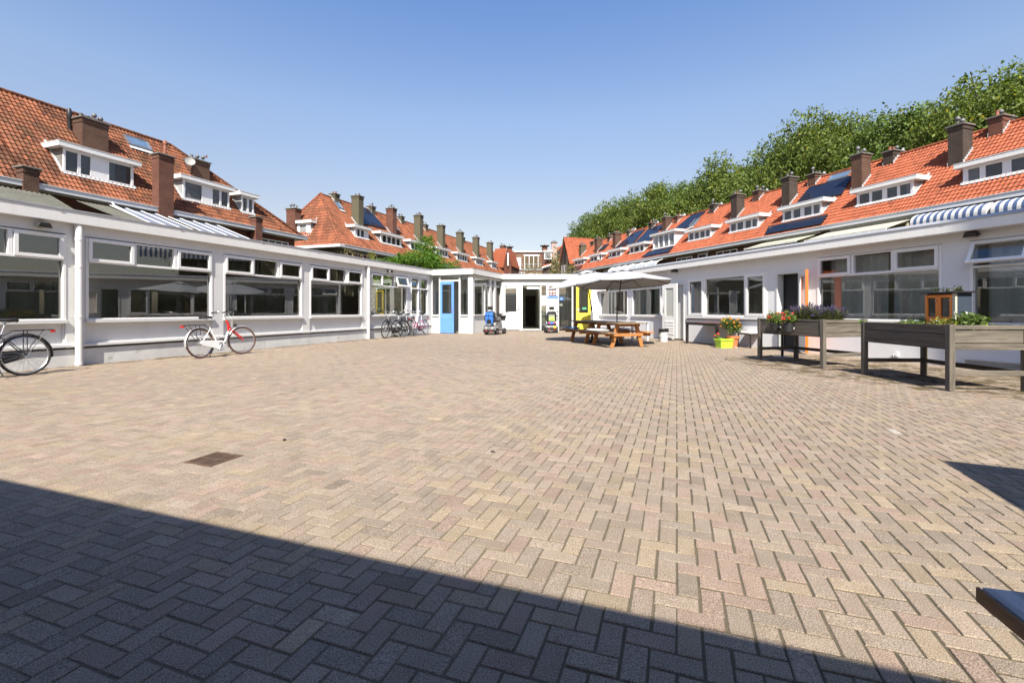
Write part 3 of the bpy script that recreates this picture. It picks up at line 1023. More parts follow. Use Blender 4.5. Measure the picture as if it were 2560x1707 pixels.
    mb = MB(B); mb.box(.55, 1.55, -.06, .2, -.02, .05); mb.build("threshold", PLINTH, r, bev=.006)
    mb = MB(B)
    for a_, b_ in ((1.60, 1.87), (2.56, 3.26)):
        mb.quad((a_, .06, .06), (b_, .06, .06), (b_, .06, 2.46), (a_, .06, 2.46))
    mb.build("pane", GLASS, r, smooth=False)
    # corridor seen through the open entrance
    mb = MB(B); mb.box(.50, .58, .16, 7, 0, 2.46); mb.box(1.62, 1.7, 2.0, 7, 0, 2.46); mb.box(.5, 1.7, 7, 7.1, 0, 2.46); mb.box(.5, 5, .2, 7, 2.47, 2.5); mb.box(4.4, 4.5, .2, 4, 0, 2.46)
    mb.box(2.4, 4.5, 4.0, 4.1, 0, 2.46)
    mb.build("corridor_wall", RM, r)
    mb = MB(B); mb.box(.60, .66, 2.6, 3.5, .05, 2.05); mb.box(.95, 1.6, 6.9, 6.98, .05, 2.1); mb.build("corridor_door", M("corridor_door", (.055, .04, .032), .6), r)
    # white entrance door folded back
    wd = door_leaf(r, "white_entrance_door", .94, 2.40, WHITE, B @ Matrix.Translation((-.53, -.12, .05)) @ Matrix.Rotation(rad(2), 4, 'Z'), (.17, .98, .14), 6, .05, 'R', hz=1.15)
    mb = MB(B); mb.bar((-.5, -.1, 2.55), (-.2, -.35, 2.47), .03, .03); mb.build("door_stay", GREYM, wd)
    # second leaf edge-on, white, at the right of the porch
    # yellow door
    yd = door_leaf(r, "yellow_door", .80, 2.34, yel, B @ Matrix.Translation((3.50, .02, .04)), (.15, .92, .10), 3, .05, 'L', hz=1.1)
    mb = MB(B @ Matrix.Translation((3.5, .02, .04))); mb.box(.33, .56, -.03, -.026, 1.12, 1.22); mb.build("notice", M("green_notice", (.10, .42, .22), .5), yd)
    return r


ENT = entrance()
BT = Matrix.Translation
UP = Matrix.Rotation(rad(90), 4, 'X')


def signs():
    blue = M("sign_blue", (.06, .20, .62), .4, var=.03); wht = M("sign_white", (.8, .8, .8), .5, var=.02)
    t = thing("name_sign", "blue name board with white lettering on the entrance pillar", "sign", (2.22, 25.27, 1.825))
    mb = MB(); mb.box(-.30, .30, -.012, 0, -.07, .07); mb.build("board", blue, t, bev=.002)
    text_mesh("lettering", "Gebouw Plaatstraat 2", .062, wht, t, BT((0, -.014, 0)) @ UP)
    o = text_mesh("painted_word", "Haast", .17, M("faded_orange", (.82, .42, .26), .8), None, UP); o.location = (2.17, 25.275, 1.62)
    tag(o, "faded orange lettering below the blue name board", "lettering")
    t = thing("window_frame_ornament", "red-brown wooden lattice hung above the blue name board", "ornament", (2.22, 25.27, 1.9))
    rb = M("red_brown_wood", (.20, .05, .025), .6)
    mb = MB(); mb.frame(-.20, .18, 0, .53, -.03, 0, .035)
    mb.box(-.025, .01, -.028, 0, .035, .5); mb.box(-.165, .145, -.027, 0, .13, .16); mb.box(-.165, .145, -.0265, 0, .33, .365); mb.build("lattice", rb, t)
    t = thing("access_sign", "small blue square access sign beside the white curtain", "sign", (2.69, 25.27, 1.74))
    mb = MB(); mb.box(-.10, .10, -.01, 0, -.09, .08); mb.build("board", blue, t)
    mb = MB(); mb.torus((-.01, -.013, -.025), (0, 1, 0), .032, .007, 16, 5); mb.bar((-.01, -.013, -.0), (.03, -.013, .06), .014, .003); mb.bar((-.01, -.013, .0), (.04, -.013, -.01), .014, .003); mb.bar((.04, -.013, -.01), (.055, -.013, -.05), .014, .003); mb.build("pictogram", wht, t)
    t = thing("notice", "white notice with bold heading on the glass beside the entrance", "notice", (1.725, 25.34, 1.64))
    mb = MB(); mb.box(-.10, .10, -.006, 0, -.27, .27); mb.build("sheet", wht, t)
    ink = M("ink_black", (.03, .03, .03), .7)
    text_mesh("heading", "NO", .11, ink, t, BT((0, -.008, .18)) @ UP); text_mesh("footer", "No.", .075, ink, t, BT((-.02, -.008, -.19)) @ UP)
    t = thing("plaque", "small grey plaque below the access sign", "plaque", (2.67, 25.27, 1.40)); mb = MB(); mb.box(-.09, .09, -.012, 0, -.05, .07); mb.box(-.07, -.02, -.014, 0, -.065, -.05); mb.box(.02, .07, -.014, 0, -.065, -.05); mb.build("plate", M("plaque_grey", (.2, .21, .18), .5), t)
    for i, (x, z, w, h, lb) in enumerate(((.30, 1.65, .2, .5, "white paper notice taped inside the porch window beside the pillar"), (1.15, 1.6, .24, .5, "white paper notice hung in the middle of the porch side window"))):
        t = thing("paper_notice", lb, "notice", FS.w(x, .09, z), FS.rz, "paper notices in the porch window"); mb = MB(); mb.box(-w / 2, w / 2, -.004, 0, -h / 2, h / 2); mb.build("sheet", wht, t)
        text_mesh("heading", "NO", .09, ink, t, BT((0, -.006, .15)) @ UP)
    c = curtain(FB.shift(0, .0), 2.6, 3.1, .06, 2.4, .16, M("white_curtain", (.74, .75, .72), .9, var=.04), "white pleated curtain hanging beside the yellow door", None, 9)
    t = thing("door_mat", "dark grey doormat before the open entrance", "mat", (1.05, 24.9, 0)); mb = MB(); mb.box(-.5, .5, -.2, .2, .002, .02); mb.build("mat", M("mat_grey", (.09, .09, .09), .95, var=.3, scale=60), t, bev=.005)
    t = thing("ceiling_lamp", "lit strip lamp on the corridor ceiling of the entrance", "lamp", (1.25, 27.6, 2.42)); mb = MB(); mb.box(-.35, .35, -.09, .09, -.03, .045); mb.build("tube", M_emit("lamp_tube", (1, .97, .88), 2.2), t)


signs()
# things standing on the window sills inside
for i, (x, w, h, lb) in enumerate(((9.65, .22, .22, "pale glass box at the left end of the sill above the bicycles"), (10.0, .3, .26, "greenish glass tank on the sill above the bicycles"), (10.45, .14, .24, "white book standing on the sill above the bicycles"),
                                   (10.95, .2, .45, "tall white picture frame on the sill above the bicycles"), (11.4, .3, .25, "flat glass tank right of the tall picture frame"), (12.62, .2, .42, "narrow pale frame in the last window before the porch"), (12.95, .34, .36, "tilted picture frame in the last window before the porch"), (13.45, .24, .26, "white box in the last window before the porch"))):
    mb = MB(); mb.frame(-w / 2, w / 2, 0, h, 0, .05, .02); mb.box(-w / 2 + .02, w / 2 - .02, .02, .03, .02, h - .02)
    o = mb.build("picture_frame", M("frame_pale_%d" % (i % 2), ((.62, .66, .6), (.7, .7, .66))[i % 2], .4), loc=FL.w(x, .2, .93), rot=(0, rad((-4, 3, 0)[i % 3]), FL.rz))
    tag(o, lb, "frame", "frames and boxes on the sills of the left wing")
# ------------------------------------------------------------------ rows of tiled houses
TILE = M_attr("roof_tile", .82, speck=(9.0, .3, .7, .82, 1.1), dirt=[((.075, .052, .03), .9, .5, .72, .6)], bump=.3, bscale=40)
TILEN = M_attr("roof_tile_new", .8, speck=(9.0, .3, .7, .88, 1.08), dirt=[((.09, .055, .03), 1.0, .66, .85, .3)], bump=.2, bscale=40)
BR_RED = M_brick("brick_red", (.15, .055, .037), (.115, .045, .032), (.20, .14, .11))
BR_DARK = M_brick("brick_dark", (.05, .035, .028), (.04, .029, .025), (.15, .13, .11))
BR_TAN = M_brick("brick_tan", (.20, .155, .09), (.155, .122, .075), (.26, .22, .16), stain=((.10, .09, .06), 0, .62))
BR_BROWN = M_brick("brick_brown", (.105, .05, .034), (.08, .042, .03), (.17, .13, .10))
CAPM = M("chimney_cap", (.14, .13, .115), .9, var=.3, scale=5)
POT = M("clay_pot", (.26, .10, .06), .8, var=.2)
LEAD = M("white_flashing", (.42, .43, .44), .6, var=.15, scale=6)
SLATE = M("slate_cheek", (.17, .165, .155), .7, var=.3, scale=9)
CHEEK = M("grey_cheek", (.30, .31, .31), .6, var=.08)
GUTTER = M("white_gutter", (.55, .56, .57), .5, var=.06, scale=.9)
SOLAR = M("solar_cell", (.012, .016, .032), .13, var=.1)
DRAPE = M("drawn_blind", (.66, .67, .69), .8, var=.08)


def tiles(w, L, pitch, mat, parent, name, base, mott, seed, tw=.2, tl=.33, cuts=None, org=(0, 0, 0), seg=4, fresh=0):
    """pantiled slope: real wavy tiles lapping course over course; u along x, slope rising towards +y"""
    rr = np.random.default_rng(seed)
    cp, sp = math.cos(pitch), math.sin(pitch)
    nt = int(math.ceil(w / tw)); nc = int(math.ceil(L / tl))
    us = np.arange(seg + 1) / seg * tw
    wave = .026 * np.cos(2 * PI * us / tw) + .009 * np.sin(4 * PI * us / tw)
    V = []; F = []; Cc = []
    mo = rr.random((nc + 4, nt + 4)); 
    for _ in range(2):
        mo = (mo + np.roll(mo, 1, 0) + np.roll(mo, 1, 1) + np.roll(mo, -1, 0) + np.roll(mo, -1, 1)) / 5
    mo = (mo - mo.mean()) / (mo.std() + 1e-6)
    for c in range(nc):
        s0 = c * tl - .02; s1 = min((c + 1) * tl, L)
        for t in range(nt):
            o = len(V); j = rr.normal(0, .003); u0 = t * tw
            for (s_, n_) in ((s0, .042 + j), (s1, .004)):
                for k in range(seg + 1):
                    u = min(u0 + us[k], w); n = wave[k] + n_
                    V.append((org[0] + u, org[1] + s_ * cp - n * sp, org[2] + s_ * sp + n * cp))
            for k in range(seg + 1):
                u = min(u0 + us[k], w); n = wave[k] - .005
                V.append((org[0] + u, org[1] + s0 * cp - n * sp, org[2] + s0 * sp + n * cp))
            m_ = mo[c, t] * mott + rr.normal(0, .10)
            f_ = float(np.clip(1 + m_, .5, 1.5))
            cc = (base[0] * f_, base[1] * (f_ ** .9), base[2] * (f_ ** .8))
            if fresh and rr.random() < fresh:
                cc = (base[0] * 1.35, base[1] * 1.25, base[2] * 1.1)
            q = seg + 1
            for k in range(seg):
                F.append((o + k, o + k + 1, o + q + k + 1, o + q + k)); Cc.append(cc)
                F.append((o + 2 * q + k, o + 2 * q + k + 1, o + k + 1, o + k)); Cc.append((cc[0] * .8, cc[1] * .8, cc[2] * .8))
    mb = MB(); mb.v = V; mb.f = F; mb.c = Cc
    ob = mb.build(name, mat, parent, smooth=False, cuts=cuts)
    return ob


def ridge_tiles(parent, a, b, mat, base, seed, r=.11):
    rr = random.Random(seed); a = Vector(a); b = Vector(b); d = b - a; n = max(1, int(d.length / .36))
    mb = MB()
    for i in range(n):
        p = a + d * (i / n); q = a + d * ((i + 1.08) / n); f = rr.uniform(.62, 1.1)
        mb.tint = tuple(x * f for x in base)
        mb.tube([p, q], [r * 1.08, r * .94], 8)
    return mb.build("ridge", mat, parent, smooth=50)


def chimney(parent, x0, x1, y0, y1, z0, z1, mat, pots=3, seed=0, flash=None, cap=.10):
    rr = random.Random(seed * 7 + 3)
    mb = MB(); mb.box(x0, x1, y0, y1, z0, z1)
    mb.box(x0 - .03, x1 + .03, y0 - .03, y1 + .03, z1 - .22, z1 - .06)
    c = mb.build("chimney", mat, parent)
    mb = MB(); mb.box(x0 - cap, x1 + cap, y0 - cap, y1 + cap, z1, z1 + .08); mb.build("cap", CAPM, c, bev=.01)
    for i in range(pots):
        t = (i + .5) / pots
        px, py = (x0 + (x1 - x0) * t, (y0 + y1) / 2) if (x1 - x0) > (y1 - y0) else ((x0 + x1) / 2, y0 + (y1 - y0) * t)
        mb = MB(); k = rr.random(); h = rr.uniform(.16, .28)
        if k < .6:
            mb.lathe([(.085, 0), (.075, h), (.095, h), (.095, h + .04), (.07, h + .04)], 10, (px, py, z1 + .08)); mm = POT if k < .25 else CAPM
        else:
            mb.lathe([(.05, 0), (.05, h), (.1, h + .02), (.13, h + .1), (.1, h + .2), (.03, h + .24)], 10, (px, py, z1 + .08)); mm = M('dull_cowl', (.16, .16, .165), .6, .4, var=.2)
        mb.build("pot", mm, c, smooth=50)
    if flash:
        sl, zE = flash
        mb = MB(); n = 6
        for sx in ((x0 - .02), (x1 + .0)):
            for i in range(n):
                ya = y0 + (y1 - y0) * i / n; yb = y0 + (y1 - y0) * (i + 1) / n; zz = zE + sl * ya
                mb.box(sx - .015, sx + .03, ya, yb + .02, zz - .05, zz + .30)
        mb.build("flashing", LEAD, c)
    return c


def dormer(parent, x0, x1, yf, zt, zE, sl, lights, cheek, zb=None, over=.25, seed=0, blind=None, siding=None, hz=.24):
    zb = zE + sl * yf - .02 if zb is None else zb
    yb = (zt - zE) / sl + .15
    mb = MB()
    mb.box(x0, x1, yf + .03, yb, zb - .3, zt - hz + .02)
    d = mb.build("dormer", cheek, parent)
    mb = MB(); mb.box(x0 - over * 1.2, x1 + over * 1.2, yf - over, yb + .1, zt - hz, zt); mb.box(x0 - over * 1.2 - .02, x1 + over * 1.2 + .02, yf - over - .02, yb, zt, zt + .03)
    mb.build("dormer_roof", FASCIA, d, bev=.015)
    ztop = zt - hz
    mb = MB(); mb.frame(x0 + .001, x1 - .001, zb, ztop, yf - .03, yf + .08, .09, .12)
    g = MB(); bl = MB(); prev = None
    for (a, b, k) in lights:
        if k == 'panel':
            mb.box(a, b, yf - .018, yf + .05, zb + .1, ztop - .08)
            continue
        mb.frame(a, b, zb + .10, ztop - .07, yf - .026 - .004 * (k == 'o'), yf + .07, .05)
        g.quad((a + .04, yf + .03, zb + .13), (b - .04, yf + .03, zb + .13), (b - .04, yf + .03, ztop - .1), (a + .04, yf + .03, ztop - .1))
        if k == 'b':
            bl.box(a + .05, b - .05, yf + .05, yf + .06, zb + .13, ztop - .1)
    ends = sorted((a, b) for a, b, k in lights)
    for (a, b), (c, e) in zip(ends[:-1], ends[1:]):
        if c - b > .012:
            mb.box(b, c, yf - .02, yf + .06, zb + .1, ztop - .08)
    if ends[0][0] - x0 > .1:
        mb.box(x0 + .09, ends[0][0], yf - .02, yf + .06, zb + .1, ztop - .08)
    if x1 - ends[-1][1] > .1:
        mb.box(ends[-1][1], x1 - .09, yf - .02, yf + .06, zb + .1, ztop - .08)
    mb.build("window", UPVC, d)
    if g.v:
        g.build("pane", GLASSD, d, smooth=False)
    if bl.v:
        bl.build("blind", DRAPE, d)
    mb = MB()
    mb.prism([(x0 - .02, yf - .13, zE + sl * (yf - .13) + .085), (x0 - .02, yf + .03, zE + sl * yf + .10), (x0 - .02, yf + .03, zE + sl * yf + .13), (x0 - .02, yf - .14, zE + sl * (yf - .13) + .10)], (x1 - x0 + .04, 0, 0))
    for sx in (x0 - .10, x1 + .0):
        mb.prism([(sx, yf - .1, zE + sl * (yf - .1) + .08), (sx, yb, zE + sl * yb + .08), (sx, yb, zE + sl * yb + .13), (sx, yf - .1, zE + sl * (yf - .1) + .13)], (.10, 0, 0))
    mb.build("flashing", LEAD, d)
    return d


def upwindow(parent, x0, x1, z0, z1, y, n=3, name="window", frame=.07):
    mb = MB(); mb.frame(x0, x1, z0, z1, y - .05, y + .02, frame)
    for i in range(1, n):
        x = x0 + (x1 - x0) * i / n
        mb.box(x - .035, x + .035, y - .048, y + .02, z0 + frame, z1 - frame)
    w = mb.build(name, UPVC, parent)
    mb = MB(); mb.quad((x0 + .04, y - .01, z0 + .04), (x1 - .04, y - .01, z0 + .04), (x1 - .04, y - .01, z1 - .04), (x0 + .04, y - .01, z1 - .04))
    mb.build("pane", M("dark_pane", (.02, .023, .026), .06), w, smooth=False)
    mb = MB(); mb.box(x0 - .05, x1 + .05, y - .1, y, z0 - .06, z0); mb.build("sill", LEAD, w)


def panel(parent, pts, sl, zE, n=1, name="solar_panel", lift=.14, m=None):
    """flat panel lying on the slope; pts are (x, y) along the slope in plan"""
    nn = Vector((0, -sl, 1)).normalized()
    P = [Vector((x, y, zE + sl * y)) + nn * lift for x, y in pts]
    mb = MB(); mb.prism(P, nn * -.05)
    p = mb.build(name, m or SOLAR, parent)
    mb = MB(); Q = P + [P[0]]
    for a, b in zip(Q[:-1], Q[1:]):
        mb.bar(a, b, .04, .05)
    mb.build("panel_frame", BLACKP, p)
    return p


def skylight(parent, x0, x1, y0, y1, sl, zE):
    nn = Vector((0, -sl, 1)).normalized()
    P = [Vector((x, y, zE + sl * y)) + nn * .12 for x, y in ((x0, y0), (x1, y0), (x1, y1), (x0, y1))]
    mb = MB(); Q = P + [P[0]]
    for a, b in zip(Q[:-1], Q[1:]):
        mb.bar(a, b, .09, .10)
    f = mb.build("skylight", GREYM, parent)
    mb = MB(); mb.poly(P); mb.build("pane", M("skylight_pane", (.10, .16, .26), .05), f, smooth=False)
    mb = MB(); lo = P[0] - Vector((.1, .25, .25 * sl)); hi = P[1] - Vector((-.1, .25, .25 * sl)); mb.poly([lo, hi, P[1] - nn * .05, P[0] - nn * .05]); mb.build("apron", LEAD, f, smooth=False)


def house(fr, xa, xb, zE, pitch, half, label, group, base, mott, wallm, seed, tm=TILE, cuts=None, backcuts=None, ridge=(None, None), gut=True, zb=0.0, fresh=0.0, wall=(None, None)):
    """one house of a row; local x runs from xa to xb, eaves on y=0"""
    w = xb - xa
    r = thing("terraced_house", label, "house", fr.w(xa, 0), fr.rz, group)
    L = half / math.cos(pitch); zr = zE + half * math.tan(pitch)
    wx0, wx1 = (0 if wall[0] is None else wall[0]), (w if wall[1] is None else wall[1])
    mb = MB(); mb.box(wx0, wx1, .28, 2 * half - .3, zb, zE + .12)
    mb.build("wall", wallm, r)
    org = (0, -.22, zE - .22 * math.tan(pitch) + .03)
    tiles(w, L + .22 / math.cos(pitch), pitch, tm, r, "roof", base, mott, seed, cuts=cuts, org=org, fresh=fresh)
    mb = MB(); mb.tint = tuple(x * .9 for x in base)
    mb.poly([(0, half, zr), (w, half, zr), (w, 2 * half + .2, zE - .2), (0, 2 * half + .2, zE - .2)])
    mb.build("back_roof", tm, r, smooth=False, cuts=backcuts)
    if wall == (None, None):
        mb = MB(); mb.poly([(0.01, .3, zE), (0.01, half, zr - .08), (0.01, 2 * half - .3, zE)]); mb.poly([(w - .01, .3, zE), (w - .01, half, zr - .08), (w - .01, 2 * half - .3, zE)])
        mb.build("gable_wall", wallm, r, smooth=False)
    ra = 0 if ridge[0] is None else ridge[0]; rb = w if ridge[1] is None else ridge[1]
    ridge_tiles(r, (ra, half, zr + .03), (rb, half, zr + .03), tm, tuple(x * .85 for x in base), seed)
    if gut:
        mb = MB(); mb.box(0, w, -.42, .28, zE - .30, zE - .05)
        mb.box(0, w, -.46, -.38, zE - .07, zE - .03)
        mb.build("gutter", GUTTER, r, bev=.012)
    return r


# ---- near row on the left -----------------------------------------------------------------------
P1 = math.atan(1.2); ZL = 7.0; SL = 1.2; HFL = 4.5
OLD = (.17, .066, .036)
lefts = []
gA = "old tiled houses behind the left wing"
h0 = house(FH, .4, 6.7, ZL, P1, HFL, "old tiled house cut off by the left edge, only its lower roof in view", gA, OLD, .28, BR_RED, 21, fresh=.06)
h1 = house(FH, 6.7, 12.7, ZL, P1, HFL, "old tiled house with a broad brick chimney on top of its dormer, far left", gA, OLD, .3, BR_RED, 22, fresh=.08)
h2 = house(FH, 12.7, 18.85, ZL, P1, HFL, "old tiled house with a satellite dish and a skylight, second from the left edge", gA, OLD, .28, BR_RED, 23, fresh=.08, cuts=[((3.53, 4.5, 0), (4.5, 7.27, 0))], ridge=(0, 3.55), backcuts=[((3.53, 4.5, 0), (4.5, -7.27, 0))], wall=(0, 6.1))
h3 = house(FH, 18.85, 23.5, ZL, P1, HFL, "hipped end house of the old row with a small two-light dormer", gA, OLD, .28, BR_RED, 24, fresh=.08, cuts=[((4.65, 0, 0), (4.5, 7.27, 0))], ridge=(0, .01), backcuts=[((4.65, 9, 0), (4.5, -7.27, 0))], wall=(0, 4.1))
# hip face closing the row
mb = MB(); mb.tint = tuple(x * .85 for x in OLD)
hx = 23.5 - 18.85
mb.poly([(hx, -.2, ZL - .2), (hx, 9.2, ZL - .2), (hx - 7.27, 4.5, ZL + 5.4)])
mb.build("hip_roof", TILE, h3, smooth=False)
ridge_tiles(h3, (hx, -.25, ZL - .1), (hx - 7.27, 4.5, ZL + 5.45), TILE, tuple(x * .8 for x in OLD), 77, .10)
mb = MB(); mb.box(hx - .3, hx + .12, -.40, 9, ZL - .30, ZL - .05); mb.build("gutter", GUTTER, h3)
dormer(h1, 8.55 - 6.7, 11.75 - 6.7, .86, 9.52, ZL, SL, [(1.90, 2.50, 'b'), (2.53, 3.06, 'b'), (3.80, 4.98, 'b')], SLATE, seed=1)
chimney(h1, 10.22 - 6.7, 11.46 - 6.7, 2.5, 3.35, 9.4, 11.68, BR_BROWN, 4, 1)
mb = MB(); mb.lathe([(.09, -.2), (.09, .55), (.12, .6), (.12, .95), (.06, 1.15)], 12, (10.1 - 6.7, 3.4, 11.1)); mb.build("vent_pipe", BLACKP, h1, smooth=50)
dormer(h2, 14.56 - 12.7, 17.75 - 12.7, .88, 9.54, ZL, SL, [(1.95, 3.15, 'g'), (3.78, 4.38, 'g'), (4.41, 5.0, 'g')], CHEEK, seed=2)
chimney(h2, 16.4 - 12.7, 17.58 - 12.7, 2.5, 3.3, 9.4, 11.30, BR_BROWN, 3, 2)
mb = MB(); mb.lathe([(.02, 0), (.15, .025), (.27, .08), (.30, .11), (.27, .09), (.14, .04)], 18, (16.15 - 12.7, 2.45, 11.0), (-.55, -.8, .3)); mb.tube([(16.15 - 12.7, 2.45, 11.0), (16.4 - 12.7, 2.6, 10.8)], .03, 6); mb.build("satellite_dish", M("dish_grey", (.26, .26, .25), .5), h2, smooth=40)
skylight(h2, .42, 1.72, 3.55, 4.05, SL, ZL)
mb = MB(); mb.lathe([(.075, 0), (.075, .7), (.11, .72), (.11, .85), (.06, .95)], 12, (12.85 - 12.7, -.1, 10.05)); mb.build("flue", POT, h2, smooth=50)
dormer(h3, 18.55 - 18.85 + .15, 19.72 - 18.85, .88, 9.48, ZL, SL, [(-.08, .36, 'g'), (.40, .80, 'g')], CHEEK, seed=3)
chimney(h1, 0.0 - .25, .3, -.50, .05, 6.3, 7.55, BR_BROWN, 0, 4)
chimney(h2, -.45, .38, -.50, .06, 5.9, 9.98, BR_RED, 0, 5)
chimney(h3, -.15, .37, -.50, .05, 5.6, 7.6, BR_RED, 0, 6)
upwindow(h3, 19.81 - 18.85, 22.3 - 18.85, 5.2, 6.36, .27, 4)
upwindow(h2, 17.6 - 12.7, 18.4 - 12.7, 5.6, 6.25, .27, 1)

# ---- far row on the left ------------------------------------------------------------------------
gB = "tiled houses of the far left row"
OLDB = (.22, .08, .043)
bl = [27.8, 33.35, 39.3, 45.2, 51.1, 57.0, 62.9, 68.8, 75.2]
labB = ["hip-roofed corner house of the far left row with dormers on both faces", "house with a dark solar panel on its roof, next to the hip-roofed corner house",
        "house behind the crown of the green maple in the far left row", "house just right of the green maple, its dormer half hidden", "house with the largest four-light dormer right of the maple",
        "house with reddish dormer panes above the porch roof", "house with a grey-cheeked dormer above the porch fascia", "last but one house of the far left row with a slim dormer"]
cols = [BR_TAN, BR_TAN, BR_RED, BR_TAN, BR_TAN, BR_TAN, BR_TAN, BR_TAN, BR_RED]
hb = []
for i in range(8):
    cu = [((0, 0, 0), (-4.5, 2.75, 0))] if i == 0 else None
    bc = [((0, 9, 0), (-4.5, -2.75, 0))] if i == 0 else None
    h = house(FH, bl[i], bl[i + 1], ZL, P1, HFL, labB[i], gB, OLDB, .12, BR_TAN, 40 + i, cuts=cu, backcuts=bc, ridge=(2.75, None) if i == 0 else (None, None), wall=(.25, None) if i == 0 else (None, None))
    hb.append(h); w = bl[i + 1] - bl[i]
    # tall chimney on the party wall, low one at the ridge
    top = (12.62, 12.6, 12.95, 12.7, 12.7, 12.8, 12.8, 13.1)[i]
    chimney(h, w - .38, w + .38, 1.95, 2.85, 9.0, top, (BR_TAN, BR_RED, BR_TAN, BR_TAN, BR_TAN, BR_TAN, BR_TAN, BR_RED)[i], 2 + i % 3, 10 + i, flash=(SL, ZL))
    if i in (0, 1, 2, 3, 5):
        chimney(h, w - 1.4, w - .75, 4.0, 4.7, 11.4, 12.75, BR_TAN, 2, 30 + i, flash=(SL, ZL))
HIPX = 2.75
# hip face with its own tiles
pit2 = math.atan(5.4 / 2.75)
hipR = bpy.data.objects.new("hip_roof_frame", None)
hp = tiles(9.5, 5.4 / math.sin(pit2) + .25, pit2, TILE, hb[0], "hip_roof", OLDB, .14, 91, cuts=None, org=(-.25, -.2, -.3))
bpy.data.objects.remove(hipR)
hp.data.transform(Matrix.Translation((0, 9.0, ZL)) @ Matrix.Rotation(rad(-90), 4, 'Z'))
bm = bmesh.new(); bm.from_mesh(hp.data)
for co, no in (((0, 0, 0), (2.75 * -0 + 4.5, -2.75, 0)), ((0, 9, 0), (4.5, 2.75, 0))):
    bmesh.ops.bisect_plane(bm, geom=bm.verts[:] + bm.edges[:] + bm.faces[:], plane_co=co, plane_no=no, clear_outer=True)
bm.to_mesh(hp.data); bm.free()
ridge_tiles(hb[0], (-.15, -.3, ZL - .2), (2.75, 4.5, ZL + 5.5), TILE, OLDB, 92, .12)
ridge_tiles(hb[0], (-.15, 9.3, ZL - .2), (2.75, 4.5, ZL + 5.5), TILE, OLDB, 93, .12)
mb = MB(); mb.box(-.45, .2, -.45, 9.2, ZL - .30, ZL - .06); mb.build("gutter", GUTTER, hb[0])
# dormer and chimney on the hip face, turned to face the yard's near end
dd = dormer(hb[0], 0, 1.75, .62, 9.45, ZL, 5.4 / 2.75, [(.45, 1.30, 'b')], CHEEK, zb=8.1)
for o_ in [dd] + list(dd.children):
    pass
dd.location = (0, 5.55, 0); dd.rotation_euler = (0, 0, rad(-90))
chimney(hb[0], .35, 1.1, 5.35, 6.4, 7.6, 10.6, BR_RED, 3, 60)
dormer(hb[0], 31.1 - 27.8, 33.2 - 27.8, .98, 9.33, ZL, SL, [(3.62, 4.12, 'g'), (4.18, 4.78, 'g')], CHEEK)
dormer(hb[1], 35.2 - 33.35, 39.1 - 33.35, .97, 9.36, ZL, SL, [(2.15 + .86 * k, 2.93 + .86 * k, 'g') for k in range(4)], SLATE)
panel(hb[1], [(34.35 - 33.35, 2.5), (38.5 - 33.35, 2.6), (37.9 - 33.35, 4.4), (36.7 - 33.35, 4.4)], SL, ZL)
skylight(hb[1], 1.15, 1.9, 3.3, 3.95, SL, ZL)
skylight(hb[0], 4.0, 4.7, 3.5, 4.1, SL, ZL)
skylight(hb[2], 1.6, 2.3, 3.2, 3.7, SL, ZL)
for i, (a, b) in ((2, (41.0, 44.6)), (3, (47.2, 50.5)), (4, (53.2, 56.6)), (5, (59.7, 62.5)), (6, (66.1, 68.4)), (7, (71.8, 74.0))):
    x0 = a - bl[i]; x1 = b - bl[i]; n = 4; st = (x1 - x0 - .3) / n
    dormer(hb[i], x0, x1, 1.02, 9.34, ZL, SL, [(x0 + .15 + st * k + .03, x0 + .15 + st * (k + 1) - .03, 'g') for k in range(n)], CHEEK)
for i in (3, 4, 6):
    skylight(hb[i], 1.5, 2.2, 3.2, 3.8, SL, ZL)
upwindow(hb[0], 1.3, 4.4, 5.75, 6.5, .27, 4); upwindow(hb[1], .4, 2.6, 5.7, 6.35, .27, 3); upwindow(hb[1], 3.6, 5.2, 5.7, 6.2, .27, 2)
mb = MB(); mb.tube([(.2, .1, 6.75), (.2, .22, 6.6), (.2, .22, 3)], .045, 8); mb.build("downpipe", GUTTER, hb[1])

# ---- row on the right ---------------------------------------------------------------------------
SR = 1.034; PR = math.atan(SR); ZR = 6.6; HFR = 4.4
NEW = (.30, .088, .045)
gR = "orange-tiled houses of the right row"
br = [-5.6, -10.87, -16.22, -21.6, -26.8, -32.1, -37.5, -42.2, -46.95, -51.8, -56.6]
labR = ["orange-tiled house at the right edge with a dark brick chimney", "orange-tiled house with a bare roof above a wide four-light dormer",
        "orange-tiled house with solar panels above and below its dormer, third from the right edge", "orange-tiled house with a four-light dormer, just left of the solar-panelled house",
        "orange-tiled house with a plain four-light dormer right beside the big white box dormer", "house with the big white box dormer and solar panels in the right row",
        "house with a wide dark solar roof left of the big white box dormer", "house with a small three-light dormer between two brown chimneys in the right row", "house with a white square shade on its dormer, far along the right row",
        "last house of the right row with a solar panel at its eaves"]
hr = []
for i in range(10):
    xa, xb = br[i + 1], br[i]
    h = house(FR.shift(0, 17.76), xa, xb, ZR, PR, HFR, labR[i], gR, NEW, .05, BR_BROWN, 60 + i, tm=TILEN, fresh=.0)
    hr.append(h)
tallm = [BR_DARK, BR_BROWN, BR_DARK, BR_DARK, None, BR_BROWN, None, BR_BROWN, BR_BROWN, BR_TAN]
